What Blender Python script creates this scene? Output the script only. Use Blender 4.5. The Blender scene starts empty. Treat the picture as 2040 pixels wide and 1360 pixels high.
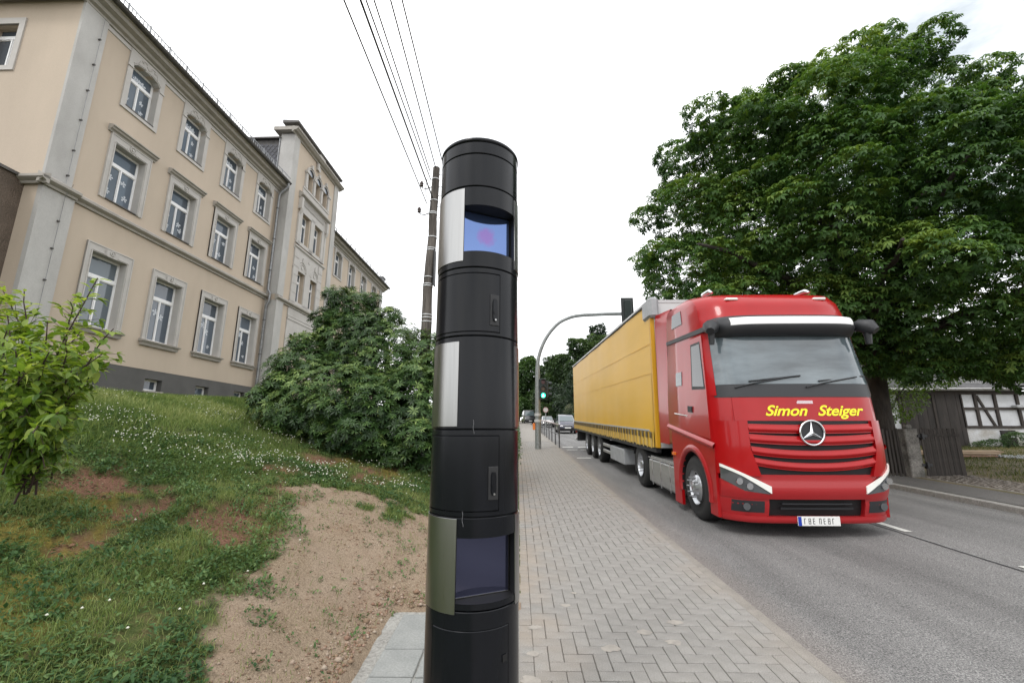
import bpy, math, random
import numpy as np
from mathutils import Vector, Matrix
random.seed(7); RNG = np.random.default_rng(11)
S = bpy.context.scene
# ------------------------------------------------------------------ camera, sky, sun, exposure
H = 1.6; SL = 0.0414; PITCH = math.atan(181/861.0); YAW = math.atan(12/880.0)
cd = bpy.data.cameras.new('camera'); cam = bpy.data.objects.new('camera', cd); S.collection.objects.link(cam)
cam.location = (0, 0, H); cam.rotation_euler = (math.pi/2 + PITCH, 0, YAW)
cd.sensor_width = 36; cd.lens = 861/2040*36; cd.clip_end = 3000; cd.clip_start = 0.05
S.camera = cam
S.view_settings.view_transform = 'Standard'; S.view_settings.look = 'None'
S.view_settings.exposure = 0.14; S.view_settings.gamma = 1; S.view_settings.use_curve_mapping = False
W = bpy.data.worlds.new('World'); S.world = W; W.use_nodes = True
SUN_EL, SUN_AZ = 52, 215
def world():
    nt = W.node_tree; N = nt.nodes; L = nt.links; N.clear()
    out = N.new('ShaderNodeOutputWorld'); bg = N.new('ShaderNodeBackground'); bg.inputs[1].default_value = 0.1
    sky = N.new('ShaderNodeTexSky'); sky.sky_type = 'NISHITA'; sky.sun_disc = False
    sky.sun_elevation = math.radians(SUN_EL); sky.sun_rotation = math.radians(SUN_AZ)
    tc = N.new('ShaderNodeTexCoord')
    mp = N.new('ShaderNodeMapping'); mp.inputs['Scale'].default_value = (1.0, 1.0, 2.2)
    n1 = N.new('ShaderNodeTexNoise'); n1.inputs['Scale'].default_value = 1.7; n1.inputs['Detail'].default_value = 7; n1.inputs['Roughness'].default_value = 0.62
    n2 = N.new('ShaderNodeTexNoise'); n2.inputs['Scale'].default_value = 2.6; n2.inputs['Detail'].default_value = 5
    L.new(tc.outputs['Generated'], mp.inputs[0]); L.new(mp.outputs[0], n1.inputs[0]); L.new(mp.outputs[0], n2.inputs[0])
    cr = N.new('ShaderNodeValToRGB')      # overcast cloud brightness, a little mottled
    cr.color_ramp.elements[0].position = .3; cr.color_ramp.elements[0].color = (.66, .68, .71, 1)
    cr.color_ramp.elements[1].position = .68; cr.color_ramp.elements[1].color = (1, 1, 1, 1)
    L.new(n2.outputs[0], cr.inputs[0])
    mul = N.new('ShaderNodeVectorMath'); mul.operation = 'SCALE'; mul.inputs["Scale"].default_value = 20.0
    L.new(cr.outputs[0], mul.inputs[0])
    # a thin break in the cloud, off to the right
    dot = N.new('ShaderNodeVectorMath'); dot.operation = 'DOT_PRODUCT'
    d = Vector((1.37, 1.0, .92)).normalized(); dot.inputs[1].default_value = d
    nrm = N.new('ShaderNodeVectorMath'); nrm.operation = 'NORMALIZE'
    L.new(tc.outputs['Generated'], nrm.inputs[0]); L.new(nrm.outputs[0], dot.inputs[0])
    mr = N.new('ShaderNodeMapRange'); mr.inputs[1].default_value = .955; mr.inputs[2].default_value = .985
    L.new(dot.outputs['Value'], mr.inputs[0])
    n1r = N.new('ShaderNodeMapRange'); n1r.inputs[1].default_value = .34; n1r.inputs[2].default_value = .56
    L.new(n1.outputs[0], n1r.inputs[0])
    mm = N.new('ShaderNodeMath'); mm.operation = 'MULTIPLY'; L.new(mr.outputs[0], mm.inputs[0]); L.new(n1r.outputs[0], mm.inputs[1])
    m3 = N.new('ShaderNodeMath'); m3.operation = 'MULTIPLY'; m3.inputs[1].default_value = .97; L.new(mm.outputs[0], m3.inputs[0])
    mix = N.new('ShaderNodeMix'); mix.data_type = 'RGBA'
    L.new(m3.outputs[0], mix.inputs[0]); L.new(mul.outputs[0], mix.inputs[6])
    lift = N.new('ShaderNodeVectorMath'); lift.operation = 'MULTIPLY_ADD'; lift.inputs[1].default_value = (1.2, 1.1, .8); lift.inputs[2].default_value = (3.4, 3.7, 3.9)
    L.new(sky.outputs[0], lift.inputs[0]); L.new(lift.outputs[0], mix.inputs[7])
    L.new(mix.outputs[2], bg.inputs[0]); L.new(bg.outputs[0], out.inputs[0])
world()
sl = bpy.data.lights.new('sun', 'SUN'); sl.energy = 1.1; sl.angle = math.radians(14); sl.color = (1, .965, .92)
sun = bpy.data.objects.new('sun', sl); S.collection.objects.link(sun)
# sun azimuth: light arrives from behind the camera on the left
sdir = Vector((math.sin(math.radians(SUN_AZ))*math.cos(math.radians(SUN_EL)), math.cos(math.radians(SUN_AZ))*math.cos(math.radians(SUN_EL)), math.sin(math.radians(SUN_EL))))
sun.rotation_euler = sdir.to_track_quat('Z', 'Y').to_euler()

# ------------------------------------------------------------------ helpers
C = S.collection
class MB:
    """collects faces, builds ONE mesh object"""
    def __init__(s): s.v = []; s.f = []; s.sm = []
    def add(s, vs, fs, smooth=False):
        o = len(s.v); s.v += [tuple(p) for p in vs]; s.f += [tuple(i+o for i in f) for f in fs]; s.sm += [smooth]*len(fs); return s
    def box(s, x0, x1, y0, y1, z0, z1, b=0):
        if b <= 0:
            v = [(x, y, z) for z in (z0, z1) for y in (y0, y1) for x in (x0, x1)]
            return s.add(v, [(0, 2, 3, 1), (4, 5, 7, 6), (0, 1, 5, 4), (2, 6, 7, 3), (0, 4, 6, 2), (1, 3, 7, 5)])
        # chamfered box: 24 vertices
        X = (x0, x1); Y = (y0, y1); Z = (z0, z1); v = []; idx = {}
        for i in (0, 1):
            for j in (0, 1):
                for k in (0, 1):
                    sx, sy, sz = (b, -b)[i], (b, -b)[j], (b, -b)[k]
                    for ax in range(3):
                        p = [X[i]+sx, Y[j]+sy, Z[k]+sz]; p[ax] = (X[i], Y[j], Z[k])[ax]
                        idx[i, j, k, ax] = len(v); v.append(p)
        F = []
        for ax in range(3):
            a, c = [q for q in range(3) if q != ax]
            for e in (0, 1):
                def K(p, q, ax=ax, a=a, c=c, e=e):
                    t = [0]*3; t[ax] = e; t[a] = p; t[c] = q; return idx[t[0], t[1], t[2], ax]
                q = [K(0, 0), K(1, 0), K(1, 1), K(0, 1)]
                if (e == 0) ^ (ax == 1): q.reverse()
                F.append(q)
            for p in (0, 1):
                for r in (0, 1):
                    def J(w, face):
                        t = [0]*3; t[ax] = w; t[a] = p; t[c] = r; return idx[t[0], t[1], t[2], face]
                    q = [J(0, a), J(1, a), J(1, c), J(0, c)]
                    if (p == r) ^ (ax == 1): q.reverse()
                    F.append(q)
        for i in (0, 1):
            for j in (0, 1):
                for k in (0, 1):
                    q = [idx[i, j, k, 0], idx[i, j, k, 1], idx[i, j, k, 2]]
                    if (i+j+k) % 2 == 0: q.reverse()
                    F.append(q)
        return s.add(v, F)
    def tube(s, pts, r, n=8, caps=True, smooth=True):
        pts = [Vector(p) for p in pts]; m = len(pts); rr = r if isinstance(r, (list, tuple)) else [r]*m
        up = None; V = []
        for i, p in enumerate(pts):
            t = (pts[min(i+1, m-1)] - pts[max(i-1, 0)]).normalized()
            if up is None: up = Vector((0, 0, 1)) if abs(t.z) < .9 else Vector((1, 0, 0))
            a = t.cross(up).normalized(); up = a.cross(t).normalized()
            for k in range(n):
                q = 2*math.pi*k/n; V.append(p + (a*math.cos(q) + up*math.sin(q))*rr[i])
        F = [(i*n+k, i*n+(k+1) % n, (i+1)*n+(k+1) % n, (i+1)*n+k) for i in range(m-1) for k in range(n)]
        s.add(V, F, smooth)
        if caps: s.add(V[:n], [tuple(range(n))]); s.add(V[-n:], [tuple(reversed(range(n)))])
        return s
    def prism(s, poly, d, f=lambda a, b, t: (a, t, b)):
        """poly: 2D outline; extruded from d[0] to d[1] through mapping f(a,b,t)"""
        n = len(poly); V = [f(a, b, d[0]) for a, b in poly] + [f(a, b, d[1]) for a, b in poly]
        return s.add(V, [tuple(range(n)), tuple(reversed(range(n, 2*n)))] + [(i, (i+1) % n + 0, (i+1) % n + n, i+n)[::-1] for i in range(n)])
    def grid(s, P, smooth=True, closed=False):
        n = len(P); m = len(P[0]); V = [q for row in P for q in row]
        mm = m if closed else m-1
        return s.add(V, [(i*m+j, i*m+(j+1) % m, (i+1)*m+(j+1) % m, (i+1)*m+j) for i in range(n-1) for j in range(mm)], smooth)
    def lathe(s, prof, n=24, c=(0, 0), smooth=True):
        P = [[(c[0]+r*math.cos(2*math.pi*k/n), c[1]+r*math.sin(2*math.pi*k/n), z) for k in range(n)] for r, z in prof]
        return s.grid(P, smooth, True)
    def disc(s, c, nrm, r, n=16, r_in=0, depth=0, squash=1):
        c = Vector(c); q = Vector(nrm).to_track_quat('Z', 'Y').to_matrix()
        ring = lambda rr, dz: [c + q @ Vector((rr*math.cos(2*math.pi*k/n), rr*squash*math.sin(2*math.pi*k/n), dz)) for k in range(n)]
        if r_in == 0: s.add(ring(r, depth), [tuple(range(n))])
        else:
            V = ring(r_in, depth)+ring(r, depth); s.add(V, [(k, k+n, (k+1) % n + n, (k+1) % n) for k in range(n)])
        if depth:
            V = ring(r, 0)+ring(r, depth); s.add(V, [(k, (k+1) % n, (k+1) % n+n, k+n) for k in range(n)], True)
            if r_in: V = ring(r_in, 0)+ring(r_in, depth); s.add(V, [(k, k+n, (k+1) % n+n, (k+1) % n) for k in range(n)], True)
        return s
    def build(s, name, mat, parent=None, weld=False, fix=True):
        me = bpy.data.meshes.new(name); me.from_pydata([tuple(p) for p in s.v], [], s.f)
        me.polygons.foreach_set('use_smooth', s.sm)
        if fix:
            import bmesh
            bm = bmesh.new(); bm.from_mesh(me)
            if weld: bmesh.ops.remove_doubles(bm, verts=bm.verts, dist=1e-4)
            bmesh.ops.recalc_face_normals(bm, faces=bm.faces); bm.to_mesh(me); bm.free()
        me.materials.append(mat); o = bpy.data.objects.new(name, me); C.objects.link(o)
        if parent: o.parent = parent
        return o
def tag(o, label=None, cat=None, group=None, kind=None):
    if label: o['label'] = label
    if cat: o['category'] = cat
    if group: o['group'] = group
    if kind: o['kind'] = kind
    return o
def empty(name, loc=(0, 0, 0), rot=(0, 0, 0), parent=None):
    o = bpy.data.objects.new(name, None); C.objects.link(o); o.location = loc; o.rotation_euler = rot
    o.empty_display_size = .1
    if parent: o.parent = parent
    return o
def copy_tree(o, parent=None):
    c = o.copy(); C.objects.link(c); c.parent = parent
    for ch in list(o.children): copy_tree(ch, c)
    return c
def np_mesh(name, V, Fq, mat, parent=None, attr=None, nv=4, smooth=False):
    """fast mesh from numpy arrays: V (n,3); Fq (m,nv)"""
    me = bpy.data.meshes.new(name); V = np.asarray(V, np.float32); Fq = np.asarray(Fq, np.int32)
    me.vertices.add(len(V)); me.vertices.foreach_set('co', V.ravel())
    me.loops.add(Fq.size); me.loops.foreach_set('vertex_index', Fq.ravel())
    me.polygons.add(len(Fq)); me.polygons.foreach_set('loop_start', np.arange(len(Fq), dtype=np.int32)*nv)
    if smooth: me.polygons.foreach_set('use_smooth', np.ones(len(Fq), bool))
    me.update(calc_edges=True)
    if attr is not None:
        for k, a in attr.items():
            at = me.attributes.new(k, 'FLOAT', 'POINT'); at.data.foreach_set('value', np.asarray(a, np.float32))
    me.materials.append(mat); o = bpy.data.objects.new(name, me); C.objects.link(o)
    if parent: o.parent = parent
    return o
# ------------------------------------------------------------------ materials
MATS = {}
def mat(name, col=(.5, .5, .5), rough=.6, metal=0, spec=.5, var=0, vscale=5, bump=0, bscale=40, col2=None, coat=0, detail=6, stretch=None, emit=None, trans=0, rvar=0, coord='Object', bdist=.01, gritty=0, aniso=0):
    if name in MATS: return MATS[name]
    m = bpy.data.materials.new(name); m.use_nodes = True; nt = m.node_tree; N = nt.nodes; L = nt.links
    b = N['Principled BSDF']; b.inputs['Base Color'].default_value = (*col, 1); b.inputs['Roughness'].default_value = rough
    b.inputs['Metallic'].default_value = metal; b.inputs['Specular IOR Level'].default_value = spec
    b.inputs['Coat Weight'].default_value = coat; b.inputs['Coat Roughness'].default_value = .06
    if aniso: b.inputs['Anisotropic'].default_value = aniso
    if trans: b.inputs['Transmission Weight'].default_value = trans
    if emit: b.inputs['Emission Color'].default_value = (*emit[0], 1); b.inputs['Emission Strength'].default_value = emit[1]
    tc = N.new('ShaderNodeTexCoord'); src = tc.outputs[coord]
    if stretch:
        mp = N.new('ShaderNodeMapping'); mp.inputs['Scale'].default_value = stretch; L.new(src, mp.inputs[0]); src = mp.outputs[0]
    if var or col2:
        n = N.new('ShaderNodeTexNoise'); n.inputs['Scale'].default_value = vscale; n.inputs['Detail'].default_value = detail; n.inputs['Roughness'].default_value = .62
        L.new(src, n.inputs[0]); mr = N.new('ShaderNodeMapRange'); mr.inputs[1].default_value = .32; mr.inputs[2].default_value = .68; L.new(n.outputs[0], mr.inputs[0])
        mx = N.new('ShaderNodeMix'); mx.data_type = 'RGBA'; c2 = col2 or tuple(c*(1-var) for c in col); c1 = col if col2 else tuple(min(1, c*(1+var)) for c in col)
        mx.inputs[6].default_value = (*c1, 1); mx.inputs[7].default_value = (*c2, 1); L.new(mr.outputs[0], mx.inputs[0])
        last = mx.outputs[2]
        if gritty:
            g = N.new('ShaderNodeTexNoise'); g.inputs['Scale'].default_value = bscale; g.inputs['Detail'].default_value = 3; L.new(src, g.inputs[0])
            gm = N.new('ShaderNodeMapRange'); gm.inputs[1].default_value = .3; gm.inputs[2].default_value = .7; gm.inputs[3].default_value = 1-gritty; gm.inputs[4].default_value = 1+gritty
            L.new(g.outputs[0], gm.inputs[0]); vm = N.new('ShaderNodeVectorMath'); vm.operation = 'SCALE'; L.new(last, vm.inputs[0]); L.new(gm.outputs[0], vm.inputs['Scale']); last = vm.outputs[0]
        L.new(last, b.inputs['Base Color'])
        if rvar:
            rm = N.new('ShaderNodeMapRange'); rm.inputs[3].default_value = rough-rvar; rm.inputs[4].default_value = rough+rvar; L.new(mr.outputs[0], rm.inputs[0]); L.new(rm.outputs[0], b.inputs['Roughness'])
    if bump:
        n = N.new('ShaderNodeTexNoise'); n.inputs['Scale'].default_value = bscale; n.inputs['Detail'].default_value = 5; L.new(src, n.inputs[0])
        bp = N.new('ShaderNodeBump'); bp.inputs['Strength'].default_value = bump; bp.inputs['Distance'].default_value = bdist; L.new(n.outputs[0], bp.inputs['Height']); L.new(bp.outputs[0], b.inputs['Normal'])
    MATS[name] = m; return m
def objrand(m, amt):
    """each object of this material gets a slightly different lightness"""
    nt = m.node_tree; N = nt.nodes; L = nt.links; b = N['Principled BSDF']; oi = N.new('ShaderNodeObjectInfo')
    mr = N.new('ShaderNodeMapRange'); mr.inputs[3].default_value = 1-amt; mr.inputs[4].default_value = 1+amt; L.new(oi.outputs['Random'], mr.inputs[0])
    vm = N.new('ShaderNodeVectorMath'); vm.operation = 'SCALE'; L.new(mr.outputs[0], vm.inputs['Scale'])
    if b.inputs['Base Color'].links: L.new(b.inputs['Base Color'].links[0].from_socket, vm.inputs[0])
    else: vm.inputs[0].default_value = b.inputs['Base Color'].default_value[:3]
    L.new(vm.outputs[0], b.inputs['Base Color']); return m
def leafmat(name, c1, c2, c3, trl=.35, rough=.45, spec=.4):
    """foliage: 'rnd' attribute picks between three greens, light passes through"""
    m = bpy.data.materials.new(name); m.use_nodes = True; nt = m.node_tree; N = nt.nodes; L = nt.links
    b = N['Principled BSDF']; b.inputs['Roughness'].default_value = rough; b.inputs['Specular IOR Level'].default_value = spec
    a = N.new('ShaderNodeAttribute'); a.attribute_name = 'rnd'
    cr = N.new('ShaderNodeValToRGB'); e = cr.color_ramp.elements; e[0].position = 0; e[0].color = (*c1, 1); e[1].position = 1; e[1].color = (*c3, 1)
    k = cr.color_ramp.elements.new(.55); k.color = (*c2, 1)
    L.new(a.outputs['Fac'], cr.inputs[0]); L.new(cr.outputs[0], b.inputs['Base Color'])
    t = N.new('ShaderNodeBsdfTranslucent'); hs = N.new('ShaderNodeHueSaturation'); hs.inputs['Saturation'].default_value = 1.15; hs.inputs['Value'].default_value = 1.5; hs.inputs['Hue'].default_value = .485
    L.new(cr.outputs[0], hs.inputs['Color']); L.new(hs.outputs[0], t.inputs[0])
    mx = N.new('ShaderNodeMixShader'); mx.inputs[0].default_value = trl
    L.new(b.outputs[0], mx.inputs[1]); L.new(t.outputs[0], mx.inputs[2]); L.new(mx.outputs[0], N['Material Output'].inputs[0])
    return m
# numpy value noise
_perm = RNG.random((256, 256)).astype(np.float32)
def vnoise(x, y, sc, seed=0):
    x = np.asarray(x)*sc+seed*17.3+500; y = np.asarray(y)*sc+seed*9.1+500
    xi = np.floor(x).astype(int); yi = np.floor(y).astype(int); fx = x-xi; fy = y-yi; fx = fx*fx*(3-2*fx); fy = fy*fy*(3-2*fy)
    g = lambda a, b: _perm[a % 256, b % 256]
    return (g(xi, yi)*(1-fx)+g(xi+1, yi)*fx)*(1-fy)+(g(xi, yi+1)*(1-fx)+g(xi+1, yi+1)*fx)*fy
def fbm(x, y, sc, oct=4, seed=0):
    r = 0; a = .5; t = 0
    for i in range(oct): r = r+a*vnoise(x, y, sc*2**i, seed+i); t += a; a *= .5
    return r/t
# ------------------------------------------------------------------ ground
SAND = [(-1.35, 1.6), (-1.59, 2.45), (-1.91, 3.12), (-2.04, 3.41), (-2.05, 3.84), (-2.5, 4.6), (-2.7, 5.1), (-2.5, 5.75), (-2.0, 5.9), (-1.5, 5.45), (-1.0, 5.9), (-.45, 5.3), (.1, 4.9), (.1, 1.6)]
REDS = [(-4.1, 4.45, .5, .3), (-3.4, 4.05, .33, .28), (-3.15, 7.6, .42, .8), (-2.3, 7.2, .33, .9), (-3.25, 5.95, .38, .35), (-2.75, 5.0, .3, .25), (-2.9, 4.3, .3, .4), (-2.5, 3.9, .25, .35), (-3.2, 3.5, .2, .25)]
MOSS = [(-3.7, 3.4, .5, .35), (-4.3, 4.0, .5, .3), (-3.2, 2.9, .35, .2), (-3.0, 7.9, .2, .4), (-2.2, 7.7, .2, .35), (-3.9, 4.35, .2, .15), (-4.9, 3.6, .6, .5), (-3.1, 2.5, .5, .3)]
def bank(x, y):
    a = np.maximum(-np.asarray(x, float), 0)
    h = np.interp(a, [0, .15, .6, 1.6, 2.5, 3.9, 5.5, 7, 13, 40], [0, .03, .12, .5, .72, 1.0, 1.5, 1.9, 2.1, 2.3])
    g = np.interp(y, [0, 2.5, 4, 6, 200], [.5, .55, .8, 1, 1])
    a2 = np.interp(a, [0, .95, 2.3, 40], [0, .04, 2.3, 40]); h2 = np.interp(a2, [0, .15, .6, 1.6, 2.5, 3.9, 5.5, 7, 13, 40], [0, .03, .12, .5, .72, 1.0, 1.5, 1.9, 2.1, 2.3])
    k = np.clip((4.9-np.asarray(y, float))/1.1, 0, 1); k = k*k*(3-2*k); return (h*(1-k)+h2*k)*g
def road_z(y): return SL*np.clip(y, -60, 130)
def poly_sd(x, y, P):
    """signed distance to polygon, positive inside"""
    x = np.asarray(x, float); y = np.asarray(y, float); d = np.full(x.shape, 1e9); ins = np.zeros(x.shape, bool)
    n = len(P)
    for i in range(n):
        ax, ay = P[i]; bx, by = P[(i+1) % n]; ex, ey = bx-ax, by-ay
        t = np.clip(((x-ax)*ex+(y-ay)*ey)/(ex*ex+ey*ey), 0, 1); d = np.minimum(d, np.hypot(x-ax-t*ex, y-ay-t*ey))
        c = ((ay > y) != (by > y)) & (x < (bx-ax)*(y-ay)/(by-ay+1e-12)+ax); ins ^= c
    return np.where(ins, d, -d)
def sand_m(x, y):
    s = poly_sd(x, y, SAND)+(fbm(x, y, 2.2, 4, 3)-.5)*.9+(fbm(x, y, 9, 3, 13)-.5)*.45
    return np.clip(s/.14+.5, 0, 1)
def blobs(x, y, L, seed):
    r = np.zeros(np.shape(x)); n = (fbm(x, y, 3.3, 4, seed)-.5)*3.0+(fbm(x, y, 11, 3, seed+40)-.5)*2.0
    for cx, cy, rx, ry in L: r = np.maximum(r, np.clip((1.05-np.hypot((x-cx)/rx, (y-cy)/ry)+n)*2.6, 0, 1))
    return r
def lawn_z(x, y):
    z = road_z(y)+bank(x, y)
    a = np.clip(-np.asarray(x)/1.2, 0, 1)
    z = z+a*((fbm(x, y, .9, 3, 5)-.5)*.16+(fbm(x, y, 4.5, 3, 8)-.5)*.05)
    z = z+a*.05*np.minimum(blobs(x, y, REDS, 4)*-1+.0, 0)
    return z
def axis(a, b, segs):
    r = [a]
    for end, st in segs:
        n = max(1, int(round(abs(end-r[-1])/st))); r += list(np.linspace(r[-1], end, n+1)[1:])
    return np.array(r)
def height_sheet(name, xs, ys, zf, m, attr=None):
    X, Y = np.meshgrid(xs, ys); Z = zf(X, Y); V = np.stack([X.ravel(), Y.ravel(), Z.ravel()], 1)
    nx, ny = len(xs), len(ys); i = np.arange(nx-1)[None, :]+nx*np.arange(ny-1)[:, None]; i = i.ravel()
    at = {k: f(X, Y).ravel() for k, f in attr.items()} if attr else None
    o = np_mesh(name, V, np.stack([i, i+1, i+1+nx, i+nx], 1), m, attr=at, smooth=True)
    return tag(o, kind='structure')
# soil, moss and thin turf under the blades
def soilmat():
    m = bpy.data.materials.new('lawn_soil'); m.use_nodes = True; nt = m.node_tree; N = nt.nodes; L = nt.links; b = N['Principled BSDF']; b.inputs['Roughness'].default_value = .95; b.inputs['Specular IOR Level'].default_value = .15
    tc = N.new('ShaderNodeTexCoord'); o = tc.outputs['Object']
    def noise(sc, d=5, r=.6):
        n = N.new('ShaderNodeTexNoise'); n.inputs['Scale'].default_value = sc; n.inputs['Detail'].default_value = d; n.inputs['Roughness'].default_value = r; L.new(o, n.inputs[0]); return n.outputs[0]
    def ramp(s, *st):
        c = N.new('ShaderNodeValToRGB'); e = c.color_ramp.elements
        e[0].position, e[0].color = st[0][0], (*st[0][1], 1); e[1].position, e[1].color = st[-1][0], (*st[-1][1], 1)
        for p, q in st[1:-1]: k = e.new(p); k.color = (*q, 1)
        L.new(s, c.inputs[0]); return c.outputs[0]
    def mix(f, a, c):
        x = N.new('ShaderNodeMix'); x.data_type = 'RGBA'; L.new(f, x.inputs[0]); L.new(a, x.inputs[6]); L.new(c, x.inputs[7]); return x.outputs[2]
    def at(n): a = N.new('ShaderNodeAttribute'); a.attribute_name = n; return a.outputs['Fac']
    green = ramp(noise(9), (.3, (.03, .045, .014)), (.5, (.07, .09, .028)), (.7, (.13, .11, .05)))
    sand = ramp(noise(60, 6, .75), (.25, (.115, .083, .053)), (.5, (.25, .19, .13)), (.75, (.38, .31, .225)))
    sand2 = mix(ramp(noise(2.4, 4), (.35, (0, 0, 0)), (.65, (1, 1, 1))), sand, ramp(noise(85, 5, .75), (.25, (.16, .115, .08)), (.75, (.42, .335, .25))))
    sand2 = mix(ramp(noise(1.6, 5, .7), (.5, (0, 0, 0)), (.72, (.4, .4, .4))), sand2, ramp(noise(70, 6, .75), (.25, (.10, .055, .036)), (.5, (.2, .115, .078)), (.75, (.32, .21, .155))))
    red = ramp(noise(55, 6, .75), (.25, (.07, .033, .021)), (.5, (.17, .088, .058)), (.75, (.29, .175, .125)))
    moss = ramp(noise(30, 5, .7), (.3, (.075, .07, .014)), (.7, (.24, .19, .045)))
    c = mix(at('moss'), mix(at('red'), mix(at('sand'), green, sand2), red), moss)
    L.new(c, b.inputs['Base Color'])
    v = N.new('ShaderNodeTexVoronoi'); v.inputs['Scale'].default_value = 75; L.new(o, v.inputs[0])
    ad = N.new('ShaderNodeMath'); ad.operation = 'MULTIPLY_ADD'; ad.inputs[1].default_value = -.5; L.new(v.outputs[0], ad.inputs[0]); L.new(noise(38, 6, .7), ad.inputs[2])
    bp = N.new('ShaderNodeBump'); bp.inputs['Strength'].default_value = .9; bp.inputs['Distance'].default_value = .02; L.new(ad.outputs[0], bp.inputs['Height']); L.new(bp.outputs[0], b.inputs['Normal'])
    return m
SOIL = soilmat()
def lawn_sheet_z(x, y):
    z = lawn_z(x, y); pad = np.clip(np.minimum(x+1.02, 3.93-y)/.06+.5, 0, 1)*(x < .2)*(y > 0)
    s = sand_m(x, y)*(1-pad)
    z = z+s*(fbm(x, y, 14, 3, 21)-.5)*.035
    edge = np.exp(-((np.maximum(-x-1.02, y-3.93))/.1)**2)*(1-pad)*(y < 4.2)*(x > -1.3)
    z = z+edge*.03*fbm(x, y, 9, 3, 2)
    return z*(1-pad)+pad*(road_z(y)-.05)
XL = axis(.02, -80, [(-.2, .05), (-3, .045), (-6, .07), (-10, .2), (-16, .6), (-80, 8)])
YL = axis(-30, 140, [(.8, 3), (6.5, .045), (10, .08), (16, .2), (30, .7), (140, 5)])
height_sheet('lawn', XL, YL, lawn_sheet_z, SOIL, dict(sand=sand_m, red=lambda x, y: blobs(x, y, REDS, 4), moss=lambda x, y: blobs(x, y, MOSS, 6)*.85))
# far and right-hand land
EARTH = mat('yard_earth', (.075, .07, .03), .95, col2=(.17, .13, .075), vscale=1.3, bump=.6, bscale=30, bdist=.03, gritty=.35)
height_sheet('ground', axis(-900, 900, [(-80, 60), (-12, 6), (60, 4), (900, 60)]), axis(-300, 1500, [(-60, 40), (140, 6), (1500, 80)]), lambda x, y: road_z(y)-.3, EARTH)
def yard_z(x, y): return road_z(y)-.02+np.clip((x-9.0)/2, 0, 1)*.05+(fbm(x, y, .8, 3, 9)-.5)*.08*np.clip((x-10.4)/1, 0, 1)
height_sheet('yard_ground', axis(8.72, 60, [(12, .2), (24, .3), (60, 3)]), axis(-30, 140, [(6, 1), (24, .3), (140, 5)]), yard_z, EARTH)
# ---- road: asphalt sheet with a seam down the middle
def asphalt(name, a, c, d):
    m = bpy.data.materials.new(name); m.use_nodes = True; nt = m.node_tree; N = nt.nodes; L = nt.links; b = N['Principled BSDF']; b.inputs['Roughness'].default_value = .82
    tc = N.new('ShaderNodeTexCoord'); o = tc.outputs['Object']
    g = N.new('ShaderNodeTexNoise'); g.inputs['Scale'].default_value = 95; g.inputs['Detail'].default_value = 3; g.inputs['Roughness'].default_value = .75; L.new(o, g.inputs[0])
    r = N.new('ShaderNodeValToRGB'); e = r.color_ramp.elements; e[0].position = .34; e[0].color = (*a, 1); e[1].position = .68; e[1].color = (*d, 1); k = e.new(.5); k.color = (*c, 1); L.new(g.outputs[0], r.inputs[0])
    mp = N.new('ShaderNodeMapping'); mp.inputs['Scale'].default_value = (1.1, .16, 1); L.new(o, mp.inputs[0])
    n = N.new('ShaderNodeTexNoise'); n.inputs['Scale'].default_value = 1.6; n.inputs['Detail'].default_value = 7; L.new(mp.outputs[0], n.inputs[0])
    mr = N.new('ShaderNodeMapRange'); mr.inputs[1].default_value = .3; mr.inputs[2].default_value = .7; mr.inputs[3].default_value = .74; mr.inputs[4].default_value = 1.22; L.new(n.outputs[0], mr.inputs[0])
    vm = N.new('ShaderNodeVectorMath'); vm.operation = 'SCALE'; L.new(r.outputs[0], vm.inputs[0]); L.new(mr.outputs[0], vm.inputs['Scale'])
    sx = N.new('ShaderNodeSeparateXYZ'); L.new(o, sx.inputs[0])           # dust washed against the kerb
    dm = N.new('ShaderNodeMapRange'); dm.inputs[1].default_value = 2.0; dm.inputs[2].default_value = 2.45; dm.inputs[3].default_value = .55; dm.inputs[4].default_value = 0; L.new(sx.outputs[0], dm.inputs[0])
    dn = N.new('ShaderNodeMath'); dn.operation = 'MULTIPLY'; L.new(dm.outputs[0], dn.inputs[0]); L.new(g.outputs[0], dn.inputs[1])
    mx = N.new('ShaderNodeMix'); mx.data_type = 'RGBA'; L.new(dn.outputs[0], mx.inputs[0]); L.new(vm.outputs[0], mx.inputs[6]); mx.inputs[7].default_value = (.27, .21, .17, 1)
    L.new(mx.outputs[2], b.inputs['Base Color'])
    bp = N.new('ShaderNodeBump'); bp.inputs['Strength'].default_value = .55; bp.inputs['Distance'].default_value = .005; L.new(g.outputs[0], bp.inputs['Height']); L.new(bp.outputs[0], b.inputs['Normal'])
    return m
ASPH = asphalt('road_asphalt', (.03, .03, .031), (.145, .142, .138), (.35, .34, .33))
RZ = -.1
def strip(name, pts, m, dz=0, z0=RZ, kind='structure'):
    """flat strip following the road plane; pts = list of (x_left, x_right, y)"""
    mb = MB(); mb.add([(x, y, float(road_z(y))+z0+dz) for xl, xr, y in pts for x in (xl, xr)], [(2*i, 2*i+1, 2*i+3, 2*i+2) for i in range(len(pts)-1)])
    o = mb.build(name, m, fix=False); return tag(o, kind=kind)
strip('road', [(1.95, 8.75, -60), (1.95, 8.75, 130)], ASPH)
SEAM = mat('tar_seam', (.018, .018, .02), .5)
strip('road_seam', [(5.5+.012*math.sin(y*2), 5.53+.012*math.sin(y*2), y) for y in np.arange(-6, 40, .5)], SEAM, .004)
WHITE = mat('road_paint', (.62, .62, .58), .7, var=.22, vscale=26, detail=8)
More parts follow.
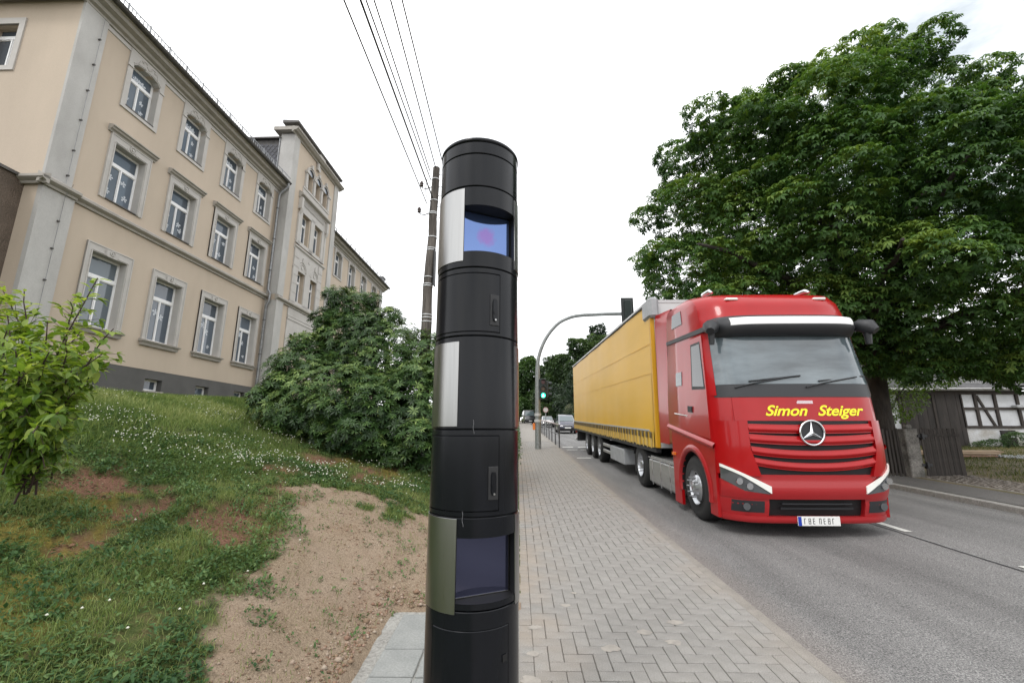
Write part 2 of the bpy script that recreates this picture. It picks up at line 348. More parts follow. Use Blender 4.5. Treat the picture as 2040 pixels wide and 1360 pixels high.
for a, b_ in ((6.8, 9.8), (2.36, 5.36), (12.8, 15.8), (18.8, 21.8), (24, 27), (30, 33), (36, 39)): strip('lane_dash', [(5.62, 5.74, a), (5.62, 5.74, b_)], WHITE, .008)
for x0 in (2.3, 3.1): strip('stop_line', [(x0, x0+.55, 22.9), (x0, x0+.55, 23.25)], WHITE, .004)
for x0 in (2.35, 3.0): strip('stop_line', [(x0, x0+.5, 21.3), (x0, x0+.5, 21.5)], WHITE, .004)
strip('stop_line', [(2.3, 2.85, 17.4), (2.3, 2.85, 17.6)], WHITE, .004)
# ---- brick pavement in herringbone
PAV = mat('paver_concrete', (.205, .195, .18), .85, col2=(.262, .25, .232), vscale=7, bump=.5, bscale=150, bdist=.003, gritty=.3)
def paverdust(m):   # brown dust blown along the two edges of the walk, whitish mortar smears near the pad
    nt = m.node_tree; N = nt.nodes; L = nt.links; b = N['Principled BSDF']; g = N.new('ShaderNodeNewGeometry'); sx = N.new('ShaderNodeSeparateXYZ'); L.new(g.outputs['Position'], sx.inputs[0])
    n = N.new('ShaderNodeTexNoise'); n.inputs['Scale'].default_value = 2.2; n.inputs['Detail'].default_value = 6; L.new(g.outputs['Position'], n.inputs[0])
    def mr(s, a, c, d, e): x = N.new('ShaderNodeMapRange'); x.inputs[1].default_value = a; x.inputs[2].default_value = c; x.inputs[3].default_value = d; x.inputs[4].default_value = e; L.new(s, x.inputs[0]); return x.outputs[0]
    l = mr(sx.outputs[0], .05, .6, 1, 0); r = mr(sx.outputs[0], 1.5, 1.85, 0, .45)
    mx = N.new('ShaderNodeMath'); mx.operation = 'MAXIMUM'; L.new(l, mx.inputs[0]); L.new(r, mx.inputs[1])
    mm = N.new('ShaderNodeMath'); mm.operation = 'MULTIPLY'; L.new(mx.outputs[0], mm.inputs[0]); L.new(mr(n.outputs[0], .38, .62, 0, .6), mm.inputs[1])
    c = N.new('ShaderNodeMix'); c.data_type = 'RGBA'; L.new(mm.outputs[0], c.inputs[0]); L.new(b.inputs['Base Color'].links[0].from_socket, c.inputs[6]); c.inputs[7].default_value = (.29, .235, .18, 1)
    L.new(c.outputs[2], b.inputs['Base Color'])
paverdust(PAV); objrand(PAV, .05)
JOINT = mat('joint_sand', (.125, .11, .092), .95, col2=(.21, .185, .155), vscale=9, bump=.5, bscale=90, gritty=.3)
pave = strip('pavement', [(.0, 1.86, -8), (.0, 1.86, 90)], JOINT, 0, -.012)
def paver_mesh(L_, W_):
    mb = MB(); mb.box(-L_/2, L_/2, -W_/2, W_/2, -.03, 0, .0035)
    me = mb.build('paver_form', PAV); d = me.data; bpy.data.objects.remove(me); return d
GAP = .0048; PM = {0: paver_mesh(.2-GAP, .1-GAP), 1: paver_mesh(.1-GAP, .2-GAP), 2: paver_mesh(.1-GAP, .1-GAP)}
U = .1; cells = {}
def herring():
    """list of (cx, cy, kind, w, h) clipped to the walk"""
    out = []; x0, x1 = .1, 1.86; nx = int(round((x1-x0)/U)); ny = int(30/U)
    for i in range(-2, nx+2):
        for j in range(-2, ny):
            k = (i-j) % 4
            if k == 0: a = (i, j, 2, 1, 0)
            elif k == 3: a = (i, j, 1, 2, 1) if True else None
            else: continue
            out.append(a)
    r = []
    for i, j, w, h, kd in out:
        ia, ib = max(i, 0), min(i+w, nx)
        if ib <= ia: continue
        ww = ib-ia; r.append((x0+(ia+ww/2)*U*1.0, -3.0+(j+h/2)*U, (kd if ww == w else 2) if ww*h != 2 or ww == w else kd, ww*U, h*U))
    return r
SXW = (1.86-.1)/(round((1.86-.1)/U)*U)
hp = herring(); hp = [h for h in hp if h[1] < 26]
for yy in np.arange(-3.0, 26, .1): hp.append((.052, float(yy)+.05, 2, .1, .1))   # a course of half bricks at the left edge
for yy in np.arange(1.0, 26, .2): pass
hp.sort(key=lambda h: h[1])
vis = [h for h in hp if h[1] > 2.75]; near = vis[:300]; rest = vis[300:]+[h for h in hp if h[1] <= 2.75]
TILT = math.atan(SL)
rr = random.Random(4)
for cx, cy, kd, w, h in near:
    kk = 0 if w > h+.01 else (1 if h > w+.01 else 2)
    o = bpy.data.objects.new('paver', PM[kk]); C.objects.link(o); o.parent = pave
    o.location = (cx+rr.uniform(-.0008, .0008), cy+rr.uniform(-.0008, .0008), SL*cy+rr.uniform(-.0022, .0015)+.0005); o.rotation_euler = (TILT+rr.uniform(-.006, .006), rr.uniform(-.008, .008), rr.uniform(-.006, .006))
mb = MB()
for cx, cy, kd, w, h in rest:
    g = GAP/2; dz = rr.uniform(-.002, .0015); ax, ay = w/2-g, h/2-g; b_ = .004
    V = [(cx+sx*(ax-q), cy+sy*(ay-q), SL*(cy+sy*(ay-q))+dz+z) for q, z in ((0, -.008), (b_, 0)) for sx, sy in ((-1, -1), (1, -1), (1, 1), (-1, 1))]
    mb.add(V, [(4, 5, 6, 7), (0, 1, 5, 4), (1, 2, 6, 5), (2, 3, 7, 6), (3, 0, 4, 7)])
tag(mb.build('far_pavers', PAV, pave, fix=False), kind='stuff')
FARP = mat('pavement_far', (.27, .25, .222), .85, col2=(.22, .2, .18), vscale=3, gritty=.25, bscale=18)
strip('pavement_beyond', [(.0, 1.86, 26), (.0, 1.86, 90)], FARP, .004, 0)
# kerbstones of the near side, one metre each; a concrete edging at the lawn
KERB = mat('kerb_concrete', (.18, .165, .145), .85, col2=(.255, .232, .205), vscale=5, bump=.5, bscale=120, bdist=.004, gritty=.25); objrand(KERB, .08)
def kerb(name, x0, x1, y0, n, ln, top, parent_label, m, low=.16):
    root = bpy.data.objects.new(name, None); C.objects.link(root); root.location = (x0, y0, float(road_z(y0))); tag(root, kind='structure')
    mb = MB(); mb.box(0, x1-x0, .004, ln-.004, -low, 0, .008); k = mb.build('kerbstone', m, root); me = k.data
    for i in range(n):
        o = k if i == 0 else bpy.data.objects.new('kerbstone', me)
        if i: C.objects.link(o); o.parent = root
        o.location = (rr.uniform(-.003, .003), i*ln, SL*i*ln+top+rr.uniform(-.004, .003)); o.rotation_euler = (TILT, rr.uniform(-.01, .01), rr.uniform(-.002, .002))
    return root
kerb('kerb', 1.879, 1.99, -2, 60, 1.0, .0, '', KERB)
GRAN = mat('granite_kerb', (.3, .29, .27), .8, col2=(.2, .19, .175), vscale=14, bump=.5, bscale=60, bdist=.01, gritty=.3); objrand(GRAN, .12)
kerb('kerb', 8.62, 8.82, -2, 34, 1.15, .0, '', GRAN, .25)
strip('kerb_far_run', [(8.62, 8.82, 37.1), (8.62, 8.82, 120)], GRAN, 0, -.01); strip('kerb_near_run', [(1.868, 1.99, 58), (1.868, 1.99, 120)], KERB, 0, 0)
ASPH2 = asphalt('footway_asphalt', (.04, .038, .036), (.1, .094, .088), (.19, .18, .17))
strip('footway', [(8.83, 10.2, -30), (8.83, 10.2, 130)], ASPH2, 0, 0.005)
kerb('edging', 10.2, 10.27, -2, 20, 1.0, .015, '', GRAN, .2)
COB = mat('cobble', (.16, .14, .12), .85, var=.3, vscale=20, bump=.4, bscale=60, gritty=.3)
mb = MB()
for i in range(15):
    for j in range(46):
        x = 10.3+i*.115+.05*(j % 2); y = 6.4+j*.115
        if x > 10.6+.14*(y-5): continue
        a = .048; z = float(yard_z(x, y)); z += rr.uniform(-.01, .01)
        V = [(x+sx*(a-q), y+sy*(a-q), z+zz) for q, zz in ((0, -.02), (.012, .02)) for sx, sy in ((-1, -1), (1, -1), (1, 1), (-1, 1))]
        mb.add(V, [(4, 5, 6, 7), (0, 1, 5, 4), (1, 2, 6, 5), (2, 3, 7, 6), (3, 0, 4, 7)])
tag(mb.build('cobbles', COB), label='worn dark cobbles edging the far footway before the gate', kind='stuff')
KDARK = mat('kerb_dark', (.04, .033, .028), .95, col2=(.15, .125, .1), vscale=6, gritty=.4, bscale=60)
strip('kerb_joint', [(1.856, 1.884, -2), (1.856, 1.884, 58)], KDARK, 0, -.004)
strip('gutter_dark_line', [(1.985, 2.012+.012*math.sin(y*3.1)+.01*math.sin(y*7.7), y) for y in np.arange(-2, 40, .12)], KDARK, .004)  # narrow dark wavy line on the road along the kerb foot
MST = mat('mortar_stain', (.35, .32, .28), .95, col2=(.26, .24, .215), vscale=14, bump=.8, bscale=60, bdist=.006)
for x, y, r in ((1.212, 3.76, .055), (.93, 3.6, .05), (1.1, 3.46, .06), (.64, 3.37, .06), (.4, 4.05, .04), (.5, 4.3, .03), (.12, 3.66, .05), (.1, 3.3, .05), (.07, 3.0, .06)):
    mb = MB(); n = 13; P = [(x+r*rr.uniform(.6, 1.2)*math.cos(6.28*k/n)*1.1, y+r*rr.uniform(.6, 1.2)*math.sin(6.28*k/n)*.8) for k in range(n)]
    mb.add([(a, b, SL*b+.0025) for a, b in P]+[(x, y, SL*y+.005)], [(k, (k+1) % n, n) for k in range(n)]); o = mb.build('mortar_stain', MST, pave, fix=False)
# concrete slabs round the pillar's foot
SLAB = mat('slab_concrete', (.2, .208, .2), .8, col2=(.265, .27, .258), vscale=4, bump=.4, bscale=70, bdist=.004, gritty=.14); objrand(SLAB, .05)
MORT = mat('mortar', (.34, .335, .31), .9, col2=(.25, .24, .22), vscale=12, bump=1, bscale=45, bdist=.02, gritty=.2)
pad = empty('concrete_pad', (0, 0, 0)); tag(pad, kind='structure')
mb = MB(); out = []
ys = np.arange(1.0, 3.96, .06)
for y in ys: out.append((-1.0-.05*float(fbm(1.3, y, 5, 3, 2))-.03*float(vnoise(.3, y, 17, 1)), y))
xs = np.arange(-1.0, .02, .05); top = [(x, 3.93+.05*float(fbm(x, 2.2, 6, 3, 5))) for x in xs]
poly = [(0.0, 1.0)]+[(0.0, 3.93)]+top[::-1]+out[::-1]
n = len(poly); mb.add([(x, y, SL*y-.012) for x, y in poly]+[(x-.02, y+.01, SL*y-.08) for x, y in poly], [tuple(range(n))]+[(i, (i+1) % n, (i+1) % n+n, i+n) for i in range(n)])
tag(mb.build('mortar_bed', MORT, pad), kind='structure')
for i, (xa, xb) in enumerate(((-.93, -.655), (-.643, -.33), (-.318, -.012))):
    for ya, yb in ((1.1, 1.72), (1.732, 2.36), (2.372, 3.02), (3.032, 3.34), (3.352, 3.87)):
        if xa < -.9: xa2 = xa+.0
        mb = MB(); cx, cy = (xa+xb)/2, (ya+yb)/2; mb.box(xa-cx, xb-cx, ya-cy, yb-cy, -.04, 0, .005); o = mb.build('slab', SLAB, pad); o.location = (cx, cy, SL*cy+rr.uniform(-.002, .003)); o.rotation_euler = (TILT, rr.uniform(-.004, .004), 0)
strip('edging_strip', [(-.008, .045, -8), (-.008, .045, 40)], MORT, 0, -.006)
# ------------------------------------------------------------------ stones, clods, grass
def scatter(n, box, dens):
    x = RNG.uniform(box[0], box[1], n); y = RNG.uniform(box[2], box[3], n); k = RNG.random(n) < dens(x, y); return x[k], y[k]
def pad_out(x, y): return ~((x > -1.06) & (y < 3.97))
ico = np.array([(0, 0, 1), (.9, 0, .1), (.28, .85, .1), (-.72, .53, .1), (-.72, -.53, .1), (.28, -.85, .1), (0, 0, -.6)]); icf = np.array([(0, 1, 2), (0, 2, 3), (0, 3, 4), (0, 4, 5), (0, 5, 1), (6, 2, 1), (6, 3, 2), (6, 4, 3), (6, 5, 4), (6, 1, 5)])
def stones(name, x, y, size, m, label):
    n = len(x); z = lawn_sheet_z(x, y); a = RNG.uniform(0, 6.28, n); s = size[:, None]
    V = ico[None]*s[:, :, None]*RNG.uniform(.6, 1.25, (n, 7, 3)); c, d = np.cos(a)[:, None], np.sin(a)[:, None]
    vx = V[:, :, 0]*c-V[:, :, 1]*d+x[:, None]; vy = V[:, :, 0]*d+V[:, :, 1]*c+y[:, None]; vz = V[:, :, 2]*.75+z[:, None]
    F = (icf[None]+7*np.arange(n)[:, None, None]).reshape(-1, 3)
    tag(np_mesh(name, np.stack([vx, vy, vz], 2).reshape(-1, 3), F, m, attr=dict(rnd=np.repeat(RNG.random(n), 7)), nv=3), label=label, kind='stuff')
def rampmat(name, *cols):
    m = bpy.data.materials.new(name); m.use_nodes = True; nt = m.node_tree; N = nt.nodes; L = nt.links; b = N['Principled BSDF']; b.inputs['Roughness'].default_value = .9; b.inputs['Specular IOR Level'].default_value = .2
    a = N.new('ShaderNodeAttribute'); a.attribute_name = 'rnd'; c = N.new('ShaderNodeValToRGB'); e = c.color_ramp.elements
    e[0].color = (*cols[0], 1); e[1].color = (*cols[-1], 1)
    for i, q in enumerate(cols[1:-1]): k = e.new((i+1)/(len(cols)-1)); k.color = (*q, 1)
    L.new(a.outputs['Fac'], c.inputs[0]); L.new(c.outputs[0], b.inputs['Base Color']); return m
STN = rampmat('stones', (.14, .09, .06), (.25, .18, .12), (.22, .13, .09), (.34, .28, .22), (.3, .2, .15))
x, y = scatter(26000, (-3, 0, 1.6, 6.2), lambda x, y: np.where(pad_out(x, y), sand_m(x, y)*(.35+.65*(fbm(x, y, 2, 3, 12) > .5)), 0))
stones('soil_crumbs', x, y, RNG.gamma(2.2, .0021, len(x))+.0015, STN, 'crumbs of dry sandy soil over the bare patch')
x, y = scatter(16000, (-1.55, 0, 1.6, 4.8), lambda x, y: np.where(pad_out(x, y), np.exp(-(np.maximum(-x-1.04, y-3.95)/.2)**2), 0))
stones('gravel', x, y, RNG.gamma(2.2, .0038, len(x))+.0025, STN, 'reddish gravel and clods heaped along the edge of the pad')
x, y = scatter(9000, (-5, -1.5, 2.5, 9), lambda x, y: blobs(x, y, REDS, 4)*.9)
stones('red_crumbs', x, y, RNG.gamma(2, .0035, len(x))+.002, rampmat('red_stones', (.1, .045, .03), (.2, .1, .065), (.28, .17, .12), (.12, .07, .045)), 'reddish crumbs on the worn bare spots of the bank')
def blades(name, x, y, hgt, wid, m, lean=.45, zf=None, label=None):
    """two-segment grass blades, 3 triangles as quad + tri -> stored as 3 tris"""
    n = len(x); z = (zf or lawn_sheet_z)(x, y); a = RNG.uniform(0, 6.28, n); b_ = RNG.uniform(0, 6.28, n)
    wx, wy = np.cos(a)*wid/2, np.sin(a)*wid/2; l = lean*RNG.uniform(.2, 1.6, n)*hgt; lx, ly = np.cos(b_)*l, np.sin(b_)*l
    P = lambda X, Y, Z: np.stack([X, Y, Z], 1)
    v = np.stack([P(x-wx, y-wy, z-.004), P(x+wx, y+wy, z-.004), P(x-wx*.75+lx*.35, y-wy*.75+ly*.35, z+hgt*.6), P(x+wx*.75+lx*.35, y+wy*.75+ly*.35, z+hgt*.6), P(x+lx, y+ly, z+hgt*.95)], 1).reshape(-1, 3)
    F = (np.array([(0, 1, 3), (0, 3, 2), (2, 3, 4)])[None]+5*np.arange(n)[:, None, None]).reshape(-1, 3)
    r = np.clip(RNG.normal(.5, .2, n)+(fbm(x, y, 1.1, 3, 31)-.5)*1.1, 0, 1)
    return tag(np_mesh(name, v, F, m, attr=dict(rnd=np.repeat(r, 5)), nv=3), label=label, kind='stuff')
def leafpatch(name, x, y, zoff, size, m, label, zf=None, tilt=.6):
    n = len(x); z = (zf or lawn_sheet_z)(x, y)+zoff; a = RNG.uniform(0, 6.28, n); t = RNG.uniform(-tilt, tilt, n)
    dx, dy = np.cos(a), np.sin(a); px, py = -dy, dx; s = size; P = lambda X, Y, Z: np.stack([X, Y, Z], 1); w = s*.36; up = np.tan(t)*s
    v = np.stack([P(x, y, z), P(x+dx*s*.5+px*w, y+dy*s*.5+py*w, z+up*.5+w*.35), P(x+dx*s, y+dy*s, z+up), P(x+dx*s*.5-px*w, y+dy*s*.5-py*w, z+up*.5+w*.35)], 1).reshape(-1, 3)
    F = (np.array([(0, 1, 2), (0, 2, 3)])[None]+4*np.arange(n)[:, None, None]).reshape(-1, 3)
    r = np.clip(RNG.normal(.5, .22, n)+(fbm(x, y, 1.7, 3, 33)-.5), 0, 1)
    return tag(np_mesh(name, v, F, m, attr=dict(rnd=np.repeat(r, 4)), nv=3), label=label, kind='stuff')
GRASS = leafmat('grass', (.06, .105, .03), (.15, .21, .06), (.31, .34, .14), .3, .6, .15)
WEED = leafmat('weed_leaf', (.03, .075, .028), (.07, .135, .045), (.16, .235, .085), .28, .55, .2)
def bare(x, y): return np.maximum(sand_m(x, y)*.985, blobs(x, y, REDS, 4)*.86)
def cov(x, y): return (1-bare(x, y))*(1-.75*blobs(x, y, MOSS, 6))*np.where(pad_out(x, y), 1, 0)*np.clip(-x/.08, 0, 1)
x, y = scatter(150000, (-5.5, 0, 1.6, 6), lambda x, y: cov(x, y)*(.3+.7*(fbm(x, y, 1.6, 3, 40) > .47)))
blades('grass', x, y, RNG.uniform(.02, .065, len(x))*(.7+.9*fbm(x, y, 1.3, 2, 41)), .0038, GRASS, .9, label='short green grass on the near bank')
x, y = scatter(170000, (-9, 0, 5, 12), lambda x, y: cov(x, y)*(.35+.65*(fbm(x, y, 1.2, 3, 42) > .42)))
blades('grass', x, y, RNG.uniform(.03, .1, len(x))*(.7+.8*np.clip((-x-3.5)/3, 0, 1)), .006, GRASS, .7, label='taller grass on the upper bank')
x, y = scatter(90000, (-13.6, -5, 5, 24), lambda x, y: cov(x, y))
blades('grass', x, y, RNG.uniform(.06, .17, len(x)), .011, GRASS, .6, label='long grass in front of the school wall')
x, y = scatter(110000, (-5.5, 0, 1.6, 6.2), lambda x, y: cov(x, y)*np.clip((fbm(x, y, 2.3, 4, 44)-.42)*7, .12, 1))
leafpatch('weeds', x, y, RNG.uniform(.002, .035, len(x)), RNG.uniform(.014, .042, len(x)), WEED, 'low clover and weeds over the near bank')
x, y = scatter(90000, (-7, 0, 5.5, 11), lambda x, y: cov(x, y)*np.clip((fbm(x, y, 1.8, 4, 45)-.42)*6, .05, 1))
leafpatch('weeds', x, y, RNG.uniform(.01, .05, len(x)), RNG.uniform(.018, .04, len(x)), WEED, 'low clover and weeds over the upper bank')
# bushy weed tufts: small mounds of leaves and seedlings on the sand
def tufts(name, C_, m, label, per=60):
    X, Y, Zo = [], [], []; Sz = []
    for cx, cy, r, h in C_:
        k = int(per*(r/.1)**1.6)+8; a = RNG.uniform(0, 6.28, k); q = np.sqrt(RNG.random(k))*r; X.append(cx+np.cos(a)*q); Y.append(cy+np.sin(a)*q); Zo.append(RNG.uniform(.15, 1, k)*h*(1-(q/r)**2*.75)); Sz.append(RNG.uniform(.018, .036, k)*(.6+r*2.5))
    return leafpatch(name, np.concatenate(X), np.concatenate(Y), np.concatenate(Zo), np.concatenate(Sz), m, label, tilt=1.0)
T = [(-2.1, 4.3, .13, .11), (-2.35, 4.15, .12, .1), (-2.2, 3.75, .1, .1), (-2.6, 3.2, .17, .1), (-2.35, 3.0, .12, .08), (-3.1, 3.9, .14, .12), (-2.8, 4.6, .15, .12), (-3.2, 4.4, .14, .1), (-2.5, 5.9, .14, .12), (-2.05, 6.1, .13, .1), (-2.3, 3.35, .12, .09), (-3.4, 4.7, .16, .1), (-3.0, 5.1, .16, .1), (-2.7, 2.75, .14, .08), (-1.9, 2.3, .1, .08), (-3.6, 3.8, .15, .1), (-2.0, 2.75, .1, .09), (-2.9, 3.5, .13, .1), (-3.9, 5.1, .18, .12)]
for _ in range(150):
    cx, cy = rr.uniform(-5, -2), rr.uniform(2.6, 6.5)
    if float(bare(np.array([cx]), np.array([cy]))[0]) < .5: T.append((cx, cy, rr.uniform(.06, .16), rr.uniform(.07, .15)))
for _ in range(46):
    i = rr.randrange(0, 7); a, b_ = SAND[i], SAND[i+1]; t = rr.random(); T.append((a[0]+(b_[0]-a[0])*t+rr.uniform(-.3, .28), a[1]+(b_[1]-a[1])*t+rr.uniform(-.1, .1), rr.uniform(.04, .12), rr.uniform(.05, .12)))
for _ in range(14): T.append((rr.uniform(-2.4, -.6), rr.uniform(5.2, 6.3), rr.uniform(.04, .11), rr.uniform(.05, .1)))
tufts('weed_tufts', T, WEED, 'bushy dark green weeds on the bank')
T2 = [(-1.15, 4.75, .12, .05), (-1.05, 4.45, .11, .05), (-.95, 4.95, .1, .05), (-1.2, 4.25, .07, .05), (-1.6, 4.9, .07, .07), (-1.85, 5.3, .05, .08), (-1.95, 4.6, .05, .06), (-1.05, 3.9, .06, .08), (-1.15, 3.45, .06, .06), (-.8, 4.1, .05, .06), (-1.45, 3.1, .05, .05), (-1.7, 3.5, .05, .06), (-1.4, 2.5, .06, .08)]
for _ in range(70):
    cx, cy = rr.uniform(-2.2, -.3), rr.uniform(2.3, 5.6)
    if cx < -1.15 or cy > 4.1: T2.append((cx, cy, rr.uniform(.015, .045), rr.uniform(.02, .06)))
tufts('seedlings', T2, leafmat('seedling', (.035, .08, .025), (.08, .15, .045), (.15, .22, .08), .3, .5, .3), 'small green seedlings growing on the bare sand', 26)
x, y = scatter(5200, (-2.4, -.2, 1.8, 5.7), lambda x, y: sand_m(x, y)*np.where(pad_out(x, y), 1, 0)*np.clip((fbm(x, y, 3.5, 3, 50)-.5)*6, .02, 1))
blades('thin_grass', x, y, RNG.uniform(.01, .045, len(x)), .0035, GRASS, .8, label='sparse blades on the bare sand')
# white clover heads in drifts
CLOV = mat('clover_white', (.62, .62, .52), .9)
def clover(x, y, s, hh):
    n = len(x); z = lawn_sheet_z(x, y)+hh; V = ico[None]*s*RNG.uniform(.8, 1.15, (n, 7, 3))+np.stack([x, y, z], 1)[:, None, :]
    F = (icf[None]+7*np.arange(n)[:, None, None]).reshape(-1, 3); return V.reshape(-1, 3), F
x1, y1 = scatter(4200, (-6.2, -1.2, 4.8, 10), lambda x, y: cov(x, y)*np.clip(np.exp(-((y-5.9-.22*(x+4.6))/.45)**2)*1.1*(fbm(x, y, 2.2, 3, 60) > .45)+np.exp(-((x+3.2)/1.1)**2-((y-7.4)/1.3)**2)*.5*(fbm(x, y, 2.6, 3, 61) > .5)+.012, 0, 1))
x2, y2 = scatter(1500, (-8, -4, 5.8, 9.5), lambda x, y: cov(x, y)*(fbm(x, y, 1.5, 3, 62) > .5)*.55)
x = np.concatenate([x1, x2, RNG.uniform(-3.2, -1.8, 12)]); y = np.concatenate([y1, y2, RNG.uniform(2.5, 4.6, 12)])
V, F = clover(x, y, .0105, RNG.uniform(.05, .11, len(x)))
tag(np_mesh('clover_flowers', V, F, CLOV, nv=3), label='white clover flower heads drifting across the lawn', kind='stuff')
# yard grass across the road
x, y = scatter(60000, (10.4, 30, 8, 22), lambda x, y: np.clip((x-10.6-.14*(y-5))/.5, 0, 1)*np.clip(fbm(x, y, .9, 3, 70)*2-.4, .1, 1)*(1-.0*x))
blades('yard_grass', x, y, RNG.uniform(.04, .12, len(x)), .016, leafmat('yard_grass', (.04, .06, .02), (.1, .115, .04), (.2, .18, .08), .3, .6, .2), .7, zf=yard_z, label='patchy dry grass in the farmyard')
# ------------------------------------------------------------------ the school building
PLAST = mat('beige_plaster', (.49, .41, .325), .9, col2=(.425, .355, .28), vscale=.55, stretch=(1, 1, .35), bump=.35, bscale=130, bdist=.004, gritty=.06)
PILG = mat('grey_plaster', (.46, .45, .43), .9, col2=(.34, .33, .315), vscale=.9, bump=.35, bscale=70, bdist=.004, gritty=.08, stretch=(1, 1, .6))
TRIM = mat('stone_trim', (.47, .45, .425), .85, col2=(.41, .39, .365), vscale=2, bump=.2, bscale=80, bdist=.003)
CORN = mat('cornice_stone', (.30, .28, .25), .85, col2=(.37, .345, .31), vscale=3, bump=.2, bscale=60)
PLIN = mat('plinth_plaster', (.105, .102, .098), .9, col2=(.08, .078, .075), vscale=1.4, bump=.4, bscale=120, bdist=.004, gritty=.1)
FRAME = mat('white_window_frame', (.78, .78, .78), .35)
LEAD = mat('dark_flashing', (.07, .065, .06), .6, var=.3, vscale=6)
ZINC = mat('zinc', (.22, .225, .23), .45, metal=.5, var=.3, vscale=5)
SLATE = mat('slate', (.04, .042, .055), .55, var=.3, vscale=9); objrand(SLATE, .25)
ROUGH = mat('brown_roughcast', (.15, .115, .09), .95, col2=(.1, .078, .06), vscale=1.5, bump=1, bscale=40, bdist=.03, gritty=.4)
def glassmat(name, col, rough=.03, spec=.9, metal=0):
    m = mat(name, col, rough, spec=spec, metal=metal); return m
PANE = glassmat('window_pane', (.075, .095, .12)); objrand(PANE, .35) 
PANEB = glassmat('blind_pane', (.11, .135, .155), .06)
STICK = mat('paper_sticker', (.5, .53, .57), .8)
QB = math.atan(27/880.)-math.atan(12/880.); LB = 13.0
bld = empty('school_building', (-LB*math.cos(QB), LB*math.sin(QB), 0), (0, 0, -QB))
tag(bld, 'three storey beige plaster school with grey pilasters, white windows and a projecting gabled entrance bay', 'building')
def wall(mb, s0, s1, z0, z1, holes, x=0.0, reveal=.24, f=None):
    """planar wall in (s,z) with rectangular holes and their reveals; f maps (x,s,z)"""
    f = f or (lambda a, b, c: (a, b, c))
    S_ = sorted({s0, s1, *[h[0] for h in holes], *[h[1] for h in holes]}); Z_ = sorted({z0, z1, *[h[2] for h in holes], *[h[3] for h in holes]})
    for a, b in zip(S_, S_[1:]):
        for c, d in zip(Z_, Z_[1:]):
            m1, m2 = (a+b)/2, (c+d)/2
            if any(h[0] < m1 < h[1] and h[2] < m2 < h[3] for h in holes): continue
            mb.add([f(x, a, c), f(x, b, c), f(x, b, d), f(x, a, d)], [(0, 1, 2, 3)])
    for a, b, c, d in holes:
        q = [(a, c), (b, c), (b, d), (a, d)]
        for i in range(4):
            (p, r), (t, u) = q[i], q[(i+1) % 4]; mb.add([f(x, p, r), f(x, t, u), f(x-reveal, t, u), f(x-reveal, p, r)], [(0, 1, 2, 3)])
GF = [12.33, 14.64, 16.96, 19.26]; OW = .575
holes = [(s-OW, s+OW, 4.72, 6.95) for s in GF]+[(s-OW+.02, s+OW-.02, 8.7, 10.6) for s in GF]+[(s-.52, s+.52, 12.05, 13.72) for s in GF]
mb = MB(); wall(mb, 10.09, 20.4, 3.7, 14.4, holes); mb.build('wall', PLAST, bld)
mb = MB(); wall(mb, 25.95, 37.2, 3.5, 14.4, [(s-.5, s+.5, z0, z1) for s in (28.0, 30.35, 32.75, 35.15) for z0, z1 in ((12.15, 13.85), (8.7, 10.6), (4.72, 6.95))])
mb.add([(0, 37.2, 3), (0, 37.2, 14.4), (-9, 37.2, 14.4), (-9, 37.2, 3)], [(0, 1, 2, 3)]); mb.build('wall', PLAST, bld)
mb = MB(); gy = 10.09   # gable end, facing back towards the street corner
gw = (-2.62, -1.78, 11.9, 13.35)
wall(mb, -9, 0, 2, 14.4, [gw], 0, .24, lambda a, b, c: (b, gy-a, c))
mb.build('wall', PLAST, bld)
mb = MB(); wall(mb, 10.05, 20.4, 1.5, 3.7, [(s-.36, s+.36, 3.0, 3.4) for s in (12.2, 14.64, 16.96, 19.26)], .05, .3)
mb.add([(.05, 10.05, 1.5), (.05, 10.05, 3.7), (-9, 10.05, 3.7), (-9, 10.05, 1.5)], [(0, 1, 2, 3)]); mb.box(-.01, .05, 10.05, 20.4, 3.68, 3.7)
mb.box(-.2, .05, 20.9, 40, 1.5, 3.6); mb.build('plinth', PLIN, bld)
# window leaf + panes; shared meshes, one object each
def window_form(w, h, tr=.30, lower2=True, name='w'):
    fw = .045; mb = MB(); x0, x1 = -.07, 0
    mb.box(x0, x1, -w/2, -w/2+fw, 0, h); mb.box(x0, x1, w/2-fw, w/2, 0, h); mb.box(x0, x1, -w/2+fw, w/2-fw, 0, fw); mb.box(x0, x1, -w/2+fw, w/2-fw, h-fw, h)
    P = []
    if tr:
        zt = h*(1-tr); mb.box(x0, x1+.012, -w/2+fw, w/2-fw, zt-.06, zt+.05)
        P.append((-w/2+fw, w/2-fw, zt+.05, h-fw))
    else: zt = h+.0; 
    top = zt-.06 if tr else h-fw
    if lower2:
        mb.box(x0, x1+.008, -.02, .02, fw, top)
        for a, b in ((-w/2+fw, -.02), (.02, w/2-fw)):
            P.append((a, b, fw, top))
    else: P.append((-w/2+fw, w/2-fw, fw, top))
    m2 = MB()
    for a, b, c, d in P:   # slim sash round every pane
        t = .022; mb.box(x0+.02, x1-.012, a, a+t, c, d); mb.box(x0+.02, x1-.012, b-t, b, c, d); mb.box(x0+.02, x1-.012, a+t, b-t, c, c+t); mb.box(x0+.02, x1-.012, a+t, b-t, d-t, d)
    fo = mb.build('window', FRAME); fm = fo.data; bpy.data.objects.remove(fo)
    ps = []
    for a, b, c, d in P:
        m2 = MB(); m2.box(-.04, -.032, a+.022, b-.022, c+.022, d-.022); po = m2.build('pane', PANE); ps.append(po.data); bpy.data.objects.remove(po)
    return fm, ps
